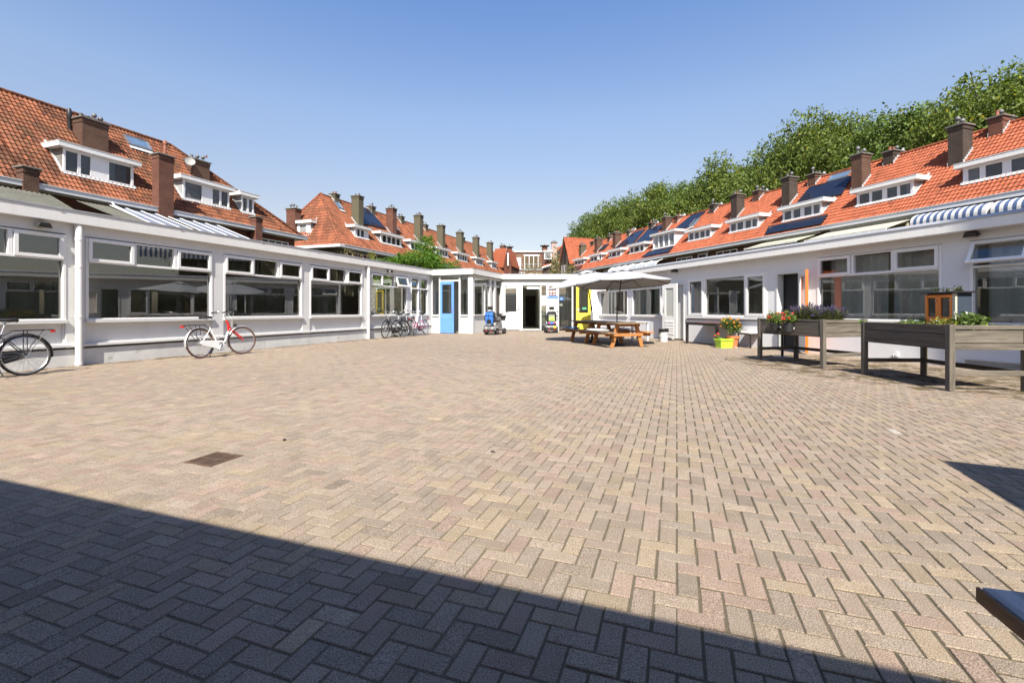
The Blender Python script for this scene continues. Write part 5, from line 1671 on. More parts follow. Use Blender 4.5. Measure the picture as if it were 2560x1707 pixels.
# ------------------------------------------------------------------ bicycles
def bicycle(label, fr, x, y, rz, lean, cf, cfork=None, steer=0.0, tyre=None, case=None, rackm=None, group="bicycles parked along the left wing", guard=None, R=.345, wb=1.10, seatc=None, crossbar=False):
    cfork = cfork or cf; tyre = tyre or RUBBER; rackm = rackm or BLACKP; guard = guard or CHROME
    p = fr.w(x, y, 0)
    t = thing("bicycle", label, "bicycle", p, group=group, rot=(lean, 0, fr.rz + rz))
    spk = GREYM
    hd0 = Vector((wb - .36, 0, R + .52)); hd1 = Vector((wb - .28, 0, R + .30)); ax = (hd0 - hd1).normalized()
    ST = Matrix.Translation(hd1) @ Matrix.Rotation(steer, 4, ax) @ Matrix.Translation(-hd1)
    for c, m_ in ((Vector((0, 0, R)), None), (Vector((wb, 0, R)), ST)):
        mb = MB(m_); mb.torus(c, (0, 1, 0), R - .042, .011, 40, 6); mb.cyl(c + Vector((0, -.045, 0)), c + Vector((0, .045, 0)), .028 if m_ else .042, n=10); mb.cyl(c + Vector((0, -.07, 0)), c + Vector((0, .07, 0)), .008, n=6)
        w = mb.build("wheel", CHROME, t, smooth=50)
        mb = MB(m_); mb.torus(c, (0, 1, 0), R - .02, .021, 44, 8); mb.build("tyre", tyre, w, smooth=60)
        mb = MB(m_)
        for k in range(22):
            a = 2 * PI * k / 22; b = a + (.5 if k % 2 else -.5); s = .03 if k % 4 < 2 else -.03
            mb.tube([c + Vector((.026 * math.cos(b), s, .026 * math.sin(b))), c + Vector(((R - .045) * math.cos(a), 0, (R - .045) * math.sin(a)))], .0022, 4, caps=False)
        mb.build("spokes", spk, w, smooth=False)
        mb = MB(m_); pr = []
        a0, a1 = rad(72), rad(205)
        if m_ is None: a0, a1 = rad(20), rad(190)
        for k in range(17):
            a = a0 + (a1 - a0) * k / 16; pr.append((math.cos(a), math.sin(a)))
        vs_ = []; fs_ = []
        for k, (ca, sa) in enumerate(pr):
            for yy, rr_ in ((-.03, R + .008), (-.015, R + .024), (.015, R + .024), (.03, R + .008)):
                vs_.append((c.x + ca * rr_, yy, c.z + sa * rr_))
            if k:
                o = 4 * k - 4; fs_ += [(o + j, o + j + 1, o + 5 + j, o + 4 + j) for j in range(3)]
        mb.add(vs_, fs_); mb.build("mudguard", guard, t, smooth=60)
    bb = Vector((.46, 0, R - .06)); st = Vector((.28, 0, R + .36)); sd = Vector((.22, 0, R + .55))
    mb = MB()
    lowpt = bb + Vector((.17, 0, .05))
    mb.tube([hd1 + ax * .02, hd1 + Vector((-.10, 0, -.14)), lowpt + Vector((.02, 0, .01)), bb], .022 if not crossbar else .019, 10)
    if crossbar == 'low':
        mb.tube([hd0 - ax * .03, hd1 + Vector((-.16, 0, -.06)), bb + (st - bb) * .38], .015, 8)
    elif crossbar:
        mb.tube([hd0 - ax * .03, st - Vector((0, 0, .03))], .016, 8)
    mb.tube([bb, st], .018, 8); 
    for s in (-1, 1):
        mb.tube([bb, Vector((.25, s * .05, R - .01)), Vector((0, s * .06, R))], .010, 6); mb.tube([st - Vector((0, 0, .05)), Vector((.18, s * .045, R + .22)), Vector((0, s * .06, R))], .009, 6)
    f_ = mb.build("frame", cf, t, smooth=55)
    mb = MB(); mb.tube([hd1 - ax * .04, hd0], .027, 10); mb.tube([hd1 + ax * .12, hd1 + Vector((-.05, 0, -.05))], .026, 8); mb.build("head_tube", cfork, f_, smooth=55)
    mb = MB(ST); mb.tube([hd1 - ax * .02, hd1 + Vector((.02, 0, -.02))], .022, 8)
    for s in (-1, 1):
        mb.tube([hd1 - ax * .03, hd1 + Vector((.06, s * .052, -.06)), Vector((wb - .06, s * .058, R + .10)), Vector((wb, s * .055, R))], .0165, 7)
    mb.build("fork", cfork, t, smooth=55)
    mb = MB(); mb.tube([st, sd], .013, 8); mb.build("seat_post", CHROME, t, smooth=55)
    mb = MB(); vs_ = []; fs_ = []
    prof = [(-.14, .075, .0), (-.12, .095, .022), (-.04, .085, .012), (.03, .05, .012), (.10, .027, .018), (.145, .018, .006)]
    for k, (dx, hw, dz) in enumerate(prof):
        for a in range(8):
            q = 2 * PI * a / 8
            vs_.append((sd.x + dx, hw * math.cos(q), sd.z + .035 + dz + .028 * math.sin(q)))
        if k:
            o = 8 * k - 8; fs_ += [(o + j, o + (j + 1) % 8, o + 8 + (j + 1) % 8, o + 8 + j) for j in range(8)]
    fs_ += [tuple(range(8))[::-1], tuple(range(40, 48))]
    mb.add(vs_, fs_); mb.tube([(sd.x - .1, .03, sd.z + .02), (sd.x + .05, .02, sd.z)], .006, 5)
    mb.build("saddle", seatc or BLACKP, t, smooth=80)
    # handlebar
    top = hd0 + ax * .13 + Vector((.03, 0, .05))
    mb = MB(ST); mb.tube([hd0, hd0 + ax * .12, top], .013, 8)
    mb.tube([top + Vector((-.19, -.29, .01)), top + Vector((-.05, -.25, .04)), top + Vector((.03, -.12, .02)), top, top + Vector((.03, .12, .02)), top + Vector((-.05, .25, .04)), top + Vector((-.19, .29, .01))], .011, 8)
    hb_ = mb.build("handlebar", CHROME, t, smooth=60)
    mb = MB(ST)
    for s in (-1, 1):
        mb.tube([top + Vector((-.20, s * .292, .01)), top + Vector((-.07, s * .257, .036))], .017, 8); mb.tube([top + Vector((-.03, s * .24, .03)), top + Vector((-.12, s * .27, -.03))], .006, 5)
    mb.build("grip", BLACKP, hb_, smooth=60)
    mb = MB(ST)
    for s in (-1, 1):
        mb.tube([top + Vector((-.02, s * .23, .03)), top + Vector((.12, s * .15, .02)), top + Vector((.14, s * .04, -.12)), hd1 + Vector((.05, s * .02, .04))], .004, 5)
    mb.build("brake_cable", M("pale_cable", (.55, .55, .52), .5), hb_, smooth=60)
    mb = MB(ST); mb.lathe([(.02, -.03), (.038, .0), (.04, .04), (.02, .045)], 10, hd1 + Vector((.10, 0, .09)), (1, 0, 0)); mb.build("head_lamp", BLACKP, t, smooth=60)
    # carrier
    rz_ = R * 2 + .075; mb = MB()
    for s in (-.055, -.02, .02, .055):
        mb.tube([(-.36, s, rz_), (.14, s, rz_)], .006, 6)
    for xx in (-.36, -.2, -.02, .14):
        mb.tube([(xx, -.06, rz_), (xx, .06, rz_)], .006, 6)
    for s in (-1, 1):
        mb.tube([(-.02, s * .06, rz_), (0, s * .065, R)], .007, 6); mb.tube([(-.28, s * .06, rz_), (-.02, s * .065, R + .02)], .006, 6)
    mb.tube([(.14, 0, rz_), (st.x - .02, 0, st.z - .02)], .008, 6)
    mb.build("carrier", rackm, t, smooth=60)
    mb = MB(); mb.box(-.40, -.365, -.05, .05, rz_ - .05, rz_ - .005); mb.build("tail_light", M("red_lens", (.45, .02, .015), .25), t, bev=.006)
    mb = MB()
    pts = [(bb.x + .11, bb.z + .0), (bb.x + .06, bb.z + .09), (bb.x - .1, bb.z + .095), (.0, R + .06), (-.06, R), (0, R - .06), (bb.x - .1, bb.z - .10), (bb.x + .06, bb.z - .09)]
    mb.prism([(a, -.055, b) for a, b in pts], (0, -.03, 0)); mb.build("chain_case", case or BLACKP, t, bev=.008)
    mb = MB(); mb.cyl((bb.x, -.10, bb.z), (bb.x, .1, bb.z), .014, n=8)
    for s in (-1, 1):
        q = Vector((bb.x + s * .08, -s * .10 * -1, bb.z + s * .14)); q.y = s * .11
        mb.tube([(bb.x, s * .10, bb.z), q], .010, 6); mb.box(q.x - .045, q.x + .045, min(q.y, q.y + s * .09), max(q.y, q.y + s * .09), q.z - .012, q.z + .012)
    mb.cyl((bb.x, -.092, bb.z), (bb.x, -.088, bb.z), .05, n=16)
    mb.build("crank", CHROME, t, smooth=50)
    mb = MB(); mb.tube([(bb.x - .08, .02, bb.z - .03), (bb.x - .12, .17, .01)], .010, 6); mb.build("kickstand", BLACKP, t, smooth=50)
    return t


REDP = M("red_cycle_paint", (.55, .018, .015), .25, var=.03, coat=.5); WHP = M("white_cycle_paint", (.74, .74, .72), .25, var=.03, coat=.5)
BKP = M("black_cycle_paint", (.014, .014, .017), .25, var=.1, coat=.5); PINKP = M("magenta_cycle_paint", (.52, .045, .16), .25, var=.04, coat=.5)
BRT = M("brown_tyre", (.10, .045, .03), .75, var=.15)
bicycle("red and white ladies' bicycle with brown tyres leaning before the left wing", FL, 1.80, -.98, rad(2), rad(-7), WHP, REDP, rad(-16), BRT, WHP, BLACKP, guard=M("silver_guard", (.6, .6, .6), .3, .6))
bicycle("black city bicycle with a bare carrier, cut by the left edge", FL, -1.22, -.92, rad(178), rad(6), BKP, BKP, rad(5), None, BKP, BLACKP, guard=BKP)
bicycle("black bicycle parked nearest in the rack, front wheel turned out to the yard", FL, 10.80, -.62, rad(169), rad(6), BKP, BKP, rad(22), None, BKP, BLACKP, guard=BKP, crossbar='low')
bicycle("dark bicycle squeezed between the black one and the pink one", FL, 11.85, -.30, rad(183), rad(6), M("anthracite_paint", (.05, .05, .055), .3), BKP, rad(-10), None, BKP, BLACKP, guard=BKP, crossbar='low')
bicycle("pink and white bicycle with pale tyre walls, nearest the porch", FL, 12.66, -.56, rad(184), rad(6), PINKP, M("pale_pink_paint", (.66, .3, .42), .3), rad(14), M("grey_tyre", (.16, .15, .14), .7), BKP, CHROME, guard=CHROME, crossbar=False)
# white panniers / bag on the pink bicycle and the rack
def bag_on_bike():
    p = FL.w(11.85, -.66, .84); mb = MB(); mb.box(-.13, .13, -.02, .09, -.26, .06)
    o = mb.build("shopping_bag", M("white_bag", (.72, .72, .75), .6), bev=.03, smooth=60, loc=p, rot=(rad(5), 0, FL.rz + rad(20))); tag(o, "white bag hanging from the handlebar of the pink bicycle", "bag")
bag_on_bike()
def bike_rack():
    t = thing("bicycle_rack", "low galvanised bicycle rack of wheel hoops against the left wing", "rack", FL.w(11.3, -.25), FL.rz)
    mb = MB(); mb.box(-.9, 1.5, -.03, .03, .02, .06); mb.box(-.9, 1.5, -.42, -.36, .02, .06); mb.build("rail", GREYM, t)
    for k in range(6):
        x = -.75 + .4 * k; mb = MB(); mb.tube([(x + .17 * math.cos(PI * a / 8), -.05, .05 + .5 * math.sin(PI * a / 8) ** .6) for a in range(9)], .011, 6); mb.build("hoop", GREYM, t, smooth=60)
bike_rack()


# ------------------------------------------------------------------ mobility scooters
def scooter(label, loc, rz, body, seatm, second):
    t = thing("mobility_scooter", label, "scooter", loc, rz, "mobility scooters before the entrance")
    S_ = BLACKP
    for x, y in ((0, .25), (0, -.25), (.92, .22), (.92, -.22)):
        r = .15 if x == 0 else .14
        mb = MB(); mb.lathe([(r * .6, -.05), (r * .93, -.055), (r, -.03), (r, .03), (r * .93, .055), (r * .6, .05)], 20, (x, y, r), (0, 1, 0)); w = mb.build("wheel", RUBBER, t, smooth=50)
        mb = MB(); mb.lathe([(.02, -.052), (r * .6, -.045), (r * .6, .045), (.02, .052)], 14, (x, y, r), (0, 1, 0)); mb.build("rim", CHROME, w, smooth=40)
    mb = MB(); mb.prism([(.1, -.24, .14), (1.05, -.2, .14), (1.12, -.18, .2), (1.05, -.2, .26), (.3, -.24, .22), (.1, -.24, .22)], (0, .46, 0)); mb.build("deck", body, t, bev=.02)
    mb = MB()
    mb.prism([(-.24, -.31, .20), (-.25, -.30, .30), (-.20, -.27, .38), (.0, -.22, .44), (.25, -.24, .42), (.34, -.28, .3), (.30, -.3, .2), (.17, -.31, .2), (.15, -.31, .28), (-.15, -.31, .28), (-.17, -.31, .2)], (0, .60, 0)); mb.build("rear_cover", body, t, bev=.03)
    mb = MB(); mb.box(-.30, -.22, -.29, .29, .13, .22); mb.tube([(-.31, -.24, .1), (-.31, .24, .1)], .018, 8); mb.build("bumper", S_, t, bev=.02)
    for s in (-1, 1):
        mb = MB(); mb.lathe([(.045, 0), (.04, .03), (.01, .035)], 12, (-.235, s * .15, .30), (-1, 0, 0)); mb.build("rear_lamp", M("pale_lens", (.6, .58, .5), .2), t, smooth=50)
        mb = MB(); mb.box(-.315, -.30, s * .12 - .035, s * .12 + .035, .15, .20); mb.build("tail_light", M("red_lens", (.45, .02, .015), .25), t, bev=.004)
    mb = MB(); mb.cyl((.12, 0, .4), (.12, 0, .58), .05, n=12); mb.build("seat_post", GREYM, t)
    mb = MB(); mb.box(-.08, .40, -.25, .25, .56, .66); mb.build("seat", seatm, t, bev=.04, smooth=60)
    B = Matrix.Translation((-.06, 0, .6)) @ Matrix.Rotation(rad(-8), 4, 'Y')
    mb = MB(B)
    mb.prism([(-.06, -.20, -.06), (-.06, .20, -.06), (-.06, .25, .12), (-.06, .23, .38), (-.06, .15, .47), (-.06, -.15, .47), (-.06, -.23, .38), (-.06, -.25, .12)], (.12, 0, 0)); b = mb.build("backrest", seatm, t, bev=.035, smooth=60)
    mb = MB(B); mb.box(-.075, -.055, -.15, .15, .0, .32); mb.build("back_panel", second, b, bev=.006)
    mb = MB(B); mb.box(-.04, .05, -.12, .12, .54, .68); mb.tube([(0, -.06, .44), (0, -.06, .56)], .009, 6); mb.tube([(0, .06, .44), (0, .06, .56)], .009, 6); mb.build("headrest", seatm, t, bev=.03, smooth=60)
    for s in (-1, 1):
        mb = MB(); mb.tube([(-.08, s * .30, .62), (-.09, s * .31, .80), (-.02, s * .31, .84), (.28, s * .31, .83)], .018, 7); mb.box(-.02, .30, s * .31 - .03, s * .31 + .03, .83, .87); mb.tube([(-.08, s * .22, .62), (-.08, s * .31, .62)], .014, 6); mb.build("armrest", S_, t, smooth=50)
    mb = MB(); mb.prism([(.92, -.10, .2), (1.08, -.08, .2), (.92, -.05, .86), (.84, -.05, .86)], (0, .2, 0)); mb.build("tiller", body, t, bev=.02)
    mb = MB(); mb.tube([(.78, -.27, .98), (.83, -.2, .93), (.86, 0, .90), (.83, .2, .93), (.78, .27, .98)], .014, 8); mb.box(.80, .9, -.1, .1, .86, .95); mb.build("handlebar", S_, t, smooth=50)
    mb = MB(); mb.add([(.98, -.16, .62), (1.2, -.14, .62), (1.2, .14, .62), (.98, .16, .62), (.95, -.2, .86), (1.25, -.19, .86), (1.25, .19, .86), (.95, .2, .86)], [(3, 2, 1, 0), (0, 1, 5, 4), (1, 2, 6, 5), (2, 3, 7, 6), (3, 0, 4, 7)]); mb.build("basket", M("dark_mesh", (.03, .028, .028), .7), t)
    for s in (-1, 1):
        mb = MB(); mb.tube([(.84, s * .1, .93), (.85, s * .38, 1.02)], .007, 5); mb.ball((.85, s * .40, 1.03), (.015, .05, .035), 8, 6); mb.build("mirror", S_, t, smooth=60)
    return t


GREYB = M("silver_grey_body", (.22, .22, .22), .3, .4, var=.05, coat=.4); DARKB = M("charcoal_body", (.06, .06, .06), .35, var=.1, coat=.3); VINYL = M("black_vinyl", (.02, .02, .021), .4, var=.1)
s1 = scooter("mobility scooter with a blue backpack, beside the porch pillar", (-.93, 21.1, 0), math.atan2(.9, .38), GREYB, VINYL, BLACKP)
s2 = scooter("mobility scooter with a green bag, before the entrance pillar", (1.93, 22.75, 0), rad(91), DARKB, VINYL, M("grey_panel", (.24, .24, .24), .5))
def bags():
    BLU = M("blue_canvas", (.035, .16, .52), .8, var=.1, bump=.2)
    t = thing("backpack", "bright blue backpack with a black pocket hung on the left mobility scooter", "backpack", (-.93, 21.1, 0), math.atan2(.9, .38))
    B = Matrix.Translation((-.06, 0, .6)) @ Matrix.Rotation(rad(-8), 4, 'Y'); mb = MB(B)
    mb.prism([(-.085, -.17, -.10), (-.085, .17, -.10), (-.085, .19, .12), (-.085, .17, .34), (-.085, -.17, .34), (-.085, -.19, .12)], (-.13, 0, 0)); mb.build("bag_body", BLU, t, bev=.03, smooth=60)
    mb = MB(B); mb.prism([(-.07, -.20, .28), (-.07, .20, .28), (-.07, .15, .42), (-.07, -.15, .42)], (-.16, 0, 0)); mb.build("flap", BLU, t, bev=.02, smooth=60)
    mb = MB(B); mb.box(-.24, -.21, -.11, .09, -.05, .12); mb.build("pocket", BLACKP, t, bev=.01)
    mb = MB(B)
    for s in (-1, 1):
        mb.tube([(-.1, s * .07, .42), (-.04, s * .09, .48), (.0, s * .09, .45)], .018, 6)
    mb.build("strap", BLU, t, smooth=60); mb = MB(B); mb.bar((-.235, .0, .12), (-.235, -.02, .36), .02, .012); mb.build("buckle_strap", BLACKP, t)
    GR = M("lime_bag", (.36, .60, .12), .6, var=.08); t = thing("shopping_bag", "lime green bag hung on the back of the right mobility scooter", "bag", (1.93, 22.75, 0), rad(91)); mb = MB(B)
    mb.prism([(-.078, -.16, -.02), (-.078, .15, .0), (-.078, .12, .22), (-.078, -.12, .23)], (-.05, 0, 0)); mb.build("bag_body", GR, t, bev=.02, smooth=60)
    t = thing("travel_bag", "blue and red patterned bag on the back of the right mobility scooter", "bag", (1.93, 22.75, 0), rad(91)); mb = MB(); mb.ball((-.12, 0, .47), (.12, .24, .09), 14, 8); mb.build("bag_body", M("bag_blue", (.06, .10, .38), .5), t, smooth=60)
    mb = MB()
    for s in (-1, 1):
        mb.ball((-.215, s * .13, .49), (.03, .06, .045), 8, 6)
    mb.build("patch", M("bag_red", (.55, .06, .07), .5), t, smooth=60)
    mb = MB(); mb.box(-.33, -.317, -.20, -.06, .25, .35); o = mb.build("number_plate", M("plate_yellow", (.72, .52, .06), .4), s2)
bags()


# ------------------------------------------------------------------ picnic tables, parasols
PINE = M("oiled_pine", (.40, .17, .052), .55, var=.22, scale=2.0, grain=(1.2, 9, 9), bump=.15, bscale=20)
PINEW = M("weathered_pine_top", (.22, .155, .10), .7, var=.25, scale=2.0, grain=(1.2, 9, 9), bump=.2, bscale=20)
def picnic(label, loc, rz):
    t = thing("picnic_table", label, "picnic table", loc, rz, "picnic tables under the parasols"); L_ = 1.74
    for k in range(6):
        y = -.36 + .145 * k; mb = MB(); mb.box(-L_ / 2, L_ / 2, y - .068, y + .068, .70, .74); mb.build("top_plank", PINEW, t, bev=.006)
    for s in (-1, 1):
        for q in (.56, .70):
            mb = MB(); mb.box(-L_ / 2, L_ / 2, s * q - .066, s * q + .066, .42, .46); mb.build("bench_plank", PINEW if s < 0 else PINE, t, bev=.006)
    for x in (-.60, .60):
        for s in (-1, 1):
            mb = MB(); mb.prism([(x - .03, s * .24, .70), (x - .03, s * .36, .70), (x - .03, s * .56, 0.005), (x - .03, s * .44, 0.005)], (.06, 0, 0)); mb.build("leg", PINE, t, bev=.005)
        mb = MB(); mb.box(x + .031, x + .075, -.76, .76, .33, .42); mb.build("bench_beam", PINE, t, bev=.006)
        mb = MB(); mb.box(x + .031, x + .075, -.40, .40, .62, .70); mb.build("top_beam", PINE, t, bev=.006)
    return t
AX = Vector((-.27, .963)); ra_ = math.atan2(.963, -.27)
picnic("orange-brown picnic table nearest the viewer, end on, under the front parasol", (3.27, 14.45, 0), ra_ + PI)
picnic("picnic table behind the first one, before the yellow door", (2.78, 16.2, 0), ra_ + PI)


def cushion(label, loc, rz, w, d, h, mat, seed):
    rr = random.Random(seed); mb = MB(); n, m_ = 14, 9; vs_ = []; fs_ = []
    for sgn in (1, -1):
        for i in range(n + 1):
            for j in range(m_ + 1):
                u, v = i / n * 2 - 1, j / m_ * 2 - 1
                e = (max(0, 1 - u ** 4) * max(0, 1 - v ** 4)) ** .5
                vs_.append((u * w / 2, v * d / 2, h / 2 + sgn * e * h / 2 + rr.uniform(-.006, .006) * e))
    k = (n + 1) * (m_ + 1)
    for s in (0, k):
        for i in range(n):
            for j in range(m_):
                a = s + i * (m_ + 1) + j; q = (a, a + m_ + 1, a + m_ + 2, a + 1); fs_.append(q if s == 0 else q[::-1])
    mb.add(vs_, fs_); o = mb.build("cushion", mat, smooth=80, loc=loc, rot=(0, 0, rz)); tag(o, label, "cushion", "cushions on the picnic benches")
pw = lambda s, q: (3.5 - .27 * s - .963 * q, 13.6 + .963 * s - .27 * q, .462)
cushion("white cushion on the near bench end of the front picnic table", pw(.95, .62), ra_, .95, .36, .07, M("white_cushion", (.72, .72, .72), .85), 1)
cushion("blue cushion on the far left bench of the rear picnic table", pw(2.9, .62), ra_, .7, .34, .06, M("blue_cushion", (.10, .18, .34), .85), 2)
cushion("white cushion beside the blue one on the rear bench", pw(3.45, .62), ra_, .3, .32, .05, M("white_cushion", (.72, .72, .72), .85), 3)
cushion("white cushion on the far side bench seen between the table legs", pw(1.7, -.62), ra_, .8, .34, .06, M("white_cushion", (.72, .72, .72), .85), 4)


def parasol(label, base, top, tilt, Rr, edge, apex, rz0, n=8, group="grey-white parasols over the picnic tables", nm="parasol"):
    """base: foot on the ground; top: apex of the canopy; tilt: rotation of the canopy"""
    t = thing(nm, label, "parasol", base, 0, group)
    CAN = M("parasol_cloth", (.33, .34, .355), .85, var=.03, bump=.08, bscale=120)
    POLE = M("bronze_pole", (.07, .055, .045), .45, .4)
    tp = Vector(top) - Vector(base)
    T_ = Matrix.Translation(tp) @ Matrix.Rotation(tilt[1], 4, Vector((math.cos(tilt[0]), math.sin(tilt[0]), 0)))
    drop = apex - edge; mb = MB(T_); seg = 6; sub = 5
    def pt(r, a, zo=0.0):
        # straight ribs at the corners, cloth sagging between
        k = ((a - rz0) / (2 * PI / n)) % 1; c = abs(k - .5) * 2
        flat = math.cos(PI / n) / math.cos((k - .5) * 2 * PI / n)
        z = -drop * (r ** 1.06) - .022 * r * (1 - c ** 2) * (r > .05)
        return Vector((math.cos(a) * r * flat * Rr, math.sin(a) * r * flat * Rr, z + zo))
    vs_ = []; fs_ = []; N = n * seg; rs = [.20, .34, .5, .66, .82, .92, 1.0]
    for r in rs:
        for j in range(N):
            vs_.append(pt(r, rz0 + 2 * PI * j / N))
    for i in range(len(rs) - 1):
        for j in range(N):
            fs_.append((i * N + j, i * N + (j + 1) % N, (i + 1) * N + (j + 1) % N, (i + 1) * N + j))
    o = len(vs_)
    for j in range(N):
        p = pt(1.0, rz0 + 2 * PI * j / N); vs_.append(p + Vector((0, 0, -.025)))
    for j in range(N):
        fs_.append(((len(rs) - 1) * N + j, (len(rs) - 1) * N + (j + 1) % N, o + (j + 1) % N, o + j))
    mb.add(vs_, fs_); can = mb.build("canopy", CAN, t, smooth=30)
    mb = MB(T_); vs_ = [Vector((0, 0, .045))]; fs_ = []
    for r, zo in ((.1, .035), (.25, .032)):
        for j in range(N):
            vs_.append(pt(r, rz0 + 2 * PI * j / N, zo - (.02 * math.cos(n * 2 * PI * j / N) if r > .2 else 0)))
    for j in range(N):
        fs_.append((0, 1 + j, 1 + (j + 1) % N)); fs_.append((1 + j, N + 1 + j, N + 1 + (j + 1) % N, 1 + (j + 1) % N))
    mb.add(vs_, fs_); mb.build("vent_cap", CAN, can, smooth=30)
    for k in range(n):
        mb = MB(T_); a = rz0 + 2 * PI * k / n; q = pt(1.0, a, -.03); mb.tube([(0, 0, -.07), q * .5 + Vector((0, 0, .0)), q], .009, 6)
        mb.tube([(0, 0, -.42), pt(.48, a, -.03)], .007, 5); mb.build("rib", POLE, t, smooth=60)
    mb = MB(); mb.tube([(0, 0, .02), (0, 0, 1.0), tuple(T_ @ Vector((0, 0, -.05)))], .019, 10)
    k = (T_ @ Vector((0, 0, 0)) - Vector((0, 0, 1.0))) * .12 + Vector((0, 0, 1.0)); mb.lathe([(.02, -.08), (.03, -.05), (.034, 0), (.03, .05), (.02, .08)], 10, k); mb.tube([k, k + Vector((-.06, -.03, 0)), k + Vector((-.065, -.03, -.06))], .009, 6)
    mb.build("pole", POLE, t, smooth=60)
    mb = MB(); mb.lathe([(.24, 0.003), (.25, .03), (.22, .06), (.05, .075), (.03, .3), (.0, .3)], 20); mb.build("base", BLACKP, t, smooth=50)
    return t
parasol("grey-white parasol over the front picnic table", (3.27, 14.45, 0), (3.42, 14.4, 2.36), (rad(20), rad(-4)), 1.5, 1.95, 2.38, rad(8))
parasol("grey-white parasol leaning left over the rear picnic table", (2.80, 16.2, 0), (2.55, 16.1, 2.45), (rad(100), rad(-9)), 1.5, 2.05, 2.45, rad(20))
# dining table corner and square parasol standing just beside the viewer, mostly outside the picture
parasol("square parasol beside the viewer whose pointed shadow falls on the right paving", (3.65, .08, 0), (3.65, .08, 2.45), (0, 0), 1.5, 2.15, 2.45, rad(112), 4, None)


def near_table():
    t = thing("garden_table", "weathered dark plank table whose corner pokes in at the lower right", "table", (.645, .64, .0), math.atan2(-.97, -.24))
    WD = M("weathered_dark_wood", (.40, .41, .43), .55, var=.45, scale=2.2, grain=(1.5, 14, 14), bump=.5, bscale=16); BW = M("dark_brown_wood", (.21, .095, .036), .6, var=.4, scale=3, grain=(1.5, 12, 12), bump=.3, bscale=14)
    for k in range(7):
        mb = MB(); mb.box(0, 1.5, .002 + k * .112, .108 + k * .112, .6985, .72); mb.build("plank", WD, t, bev=.003)
    mb = MB(); mb.box(-.0005, 1.5, -.004, .0, .699, .7185); mb.build("edge_strip", BW, t)
    for x, y in ((.08, .08), (1.42, .08), (.08, .70), (1.42, .70)):
        mb = MB(); mb.box(x - .03, x + .03, y - .03, y + .03, 0, .698); mb.build("leg", BW, t)
    mb = MB(); mb.box(.1, 1.4, .06, .09, .60, .697); mb.box(.1, 1.4, .69, .72, .6, .697); mb.build("apron", BW, t)
near_table()


# ------------------------------------------------------------------ raised planters
def _wood(nm, c, g, st):
    return M(nm, c, .85, var=.36, scale=1.5, grain=g, bump=.45, bscale=14, stain=(st, 2.0, .54))
OLDW = _wood("weathered_planks_shaded", (.095, .082, .066), (1.0, 14, 14), (.036, .03, .026))  # darker copy: the shade on the side boards is put into the colour
OLDW2 = _wood("weathered_planks_lit", (.145, .126, .10), (14, 1.0, 14), (.06, .047, .036))  # paler copy: sunlight on the end boards is put into the colour
OLDW3 = _wood("weathered_posts", (.135, .118, .094), (14, 14, 1.0), (.055, .044, .034))
def planter(label, loc, rz, Lx, Ly, H, zb):
    t = thing("raised_planter", label, "planter", loc, rz, "raised planters on legs"); g = .075
    for x in (0, Lx):
        for y in (0, Ly):
            mb = MB(); mb.box(x - g / 2, x + g / 2, y - g / 2, y + g / 2, 0, H + .012); mb.build("leg", OLDW3, t, bev=.006)
    hb = (H - zb)
    for nm, x0, x1, y0, y1 in (("side_board", g / 2, Lx - g / 2, -.022, .0), ("side_board", g / 2, Lx - g / 2, Ly, Ly + .022)):
        for k, (a, b) in enumerate(((0, .36), (.38, .98))):
            mb = MB(); o = .004 * k; mb.box(x0, x1, y0 - o, y1 - o, H - hb * b, H - hb * a); mb.build(nm, OLDW, t, bev=.004)
    for x in (0, Lx):
        s = 1 if x else -1
        for k, (a, b) in enumerate(((0, .17), (.2, .72), (.75, 1.0))):
            mb = MB(); xo = x + s * (.012 if k != 1 else -.004); mb.box(xo - .011, xo + .011, g / 2, Ly - g / 2, H - hb * b, H - hb * a); mb.build("end_board", OLDW2, t, bev=.004)
        mb = MB(); mb.box(x - .02, x + .02, g / 2, Ly - g / 2, .22, .285); mb.build("end_rail", OLDW2, t, bev=.005)
    mb = MB(); mb.box(.05, Lx - .05, Ly - .05, Ly - .01, .22, .285); mb.build("back_rail", OLDW, t, bev=.005)
    mb = MB(); mb.box(.02, Lx - .02, .0, Ly, H - hb, H - .075); mb.build("soil", SOIL, t)
    mb = MB(); mb.box(.0, Lx, -.03, -.0221, H - .03, H + .004); mb.build("rim_board", OLDW, t, bev=.004)
    return t
d1 = Vector((5.87 - 5.53, 8.76 - 10.35)); r1 = math.atan2(d1.y, d1.x); d2 = Vector((5.96 - 6.04, 6.31 - 7.95)); r2 = math.atan2(d2.y, d2.x)
planter("grey weathered planter with lavender and hanging geraniums", (5.53, 10.35, 0), r1, 1.63, .95, .92, .59)
planter("larger grey weathered planter with herbs, nearest the viewer on the right", (6.04, 7.95, 0), r2, 1.64, .98, .90, .565)
PF1 = Frame((5.53, 10.35), (d1.x, d1.y)); PF2 = Frame((6.04, 7.95), (d2.x, d2.y))


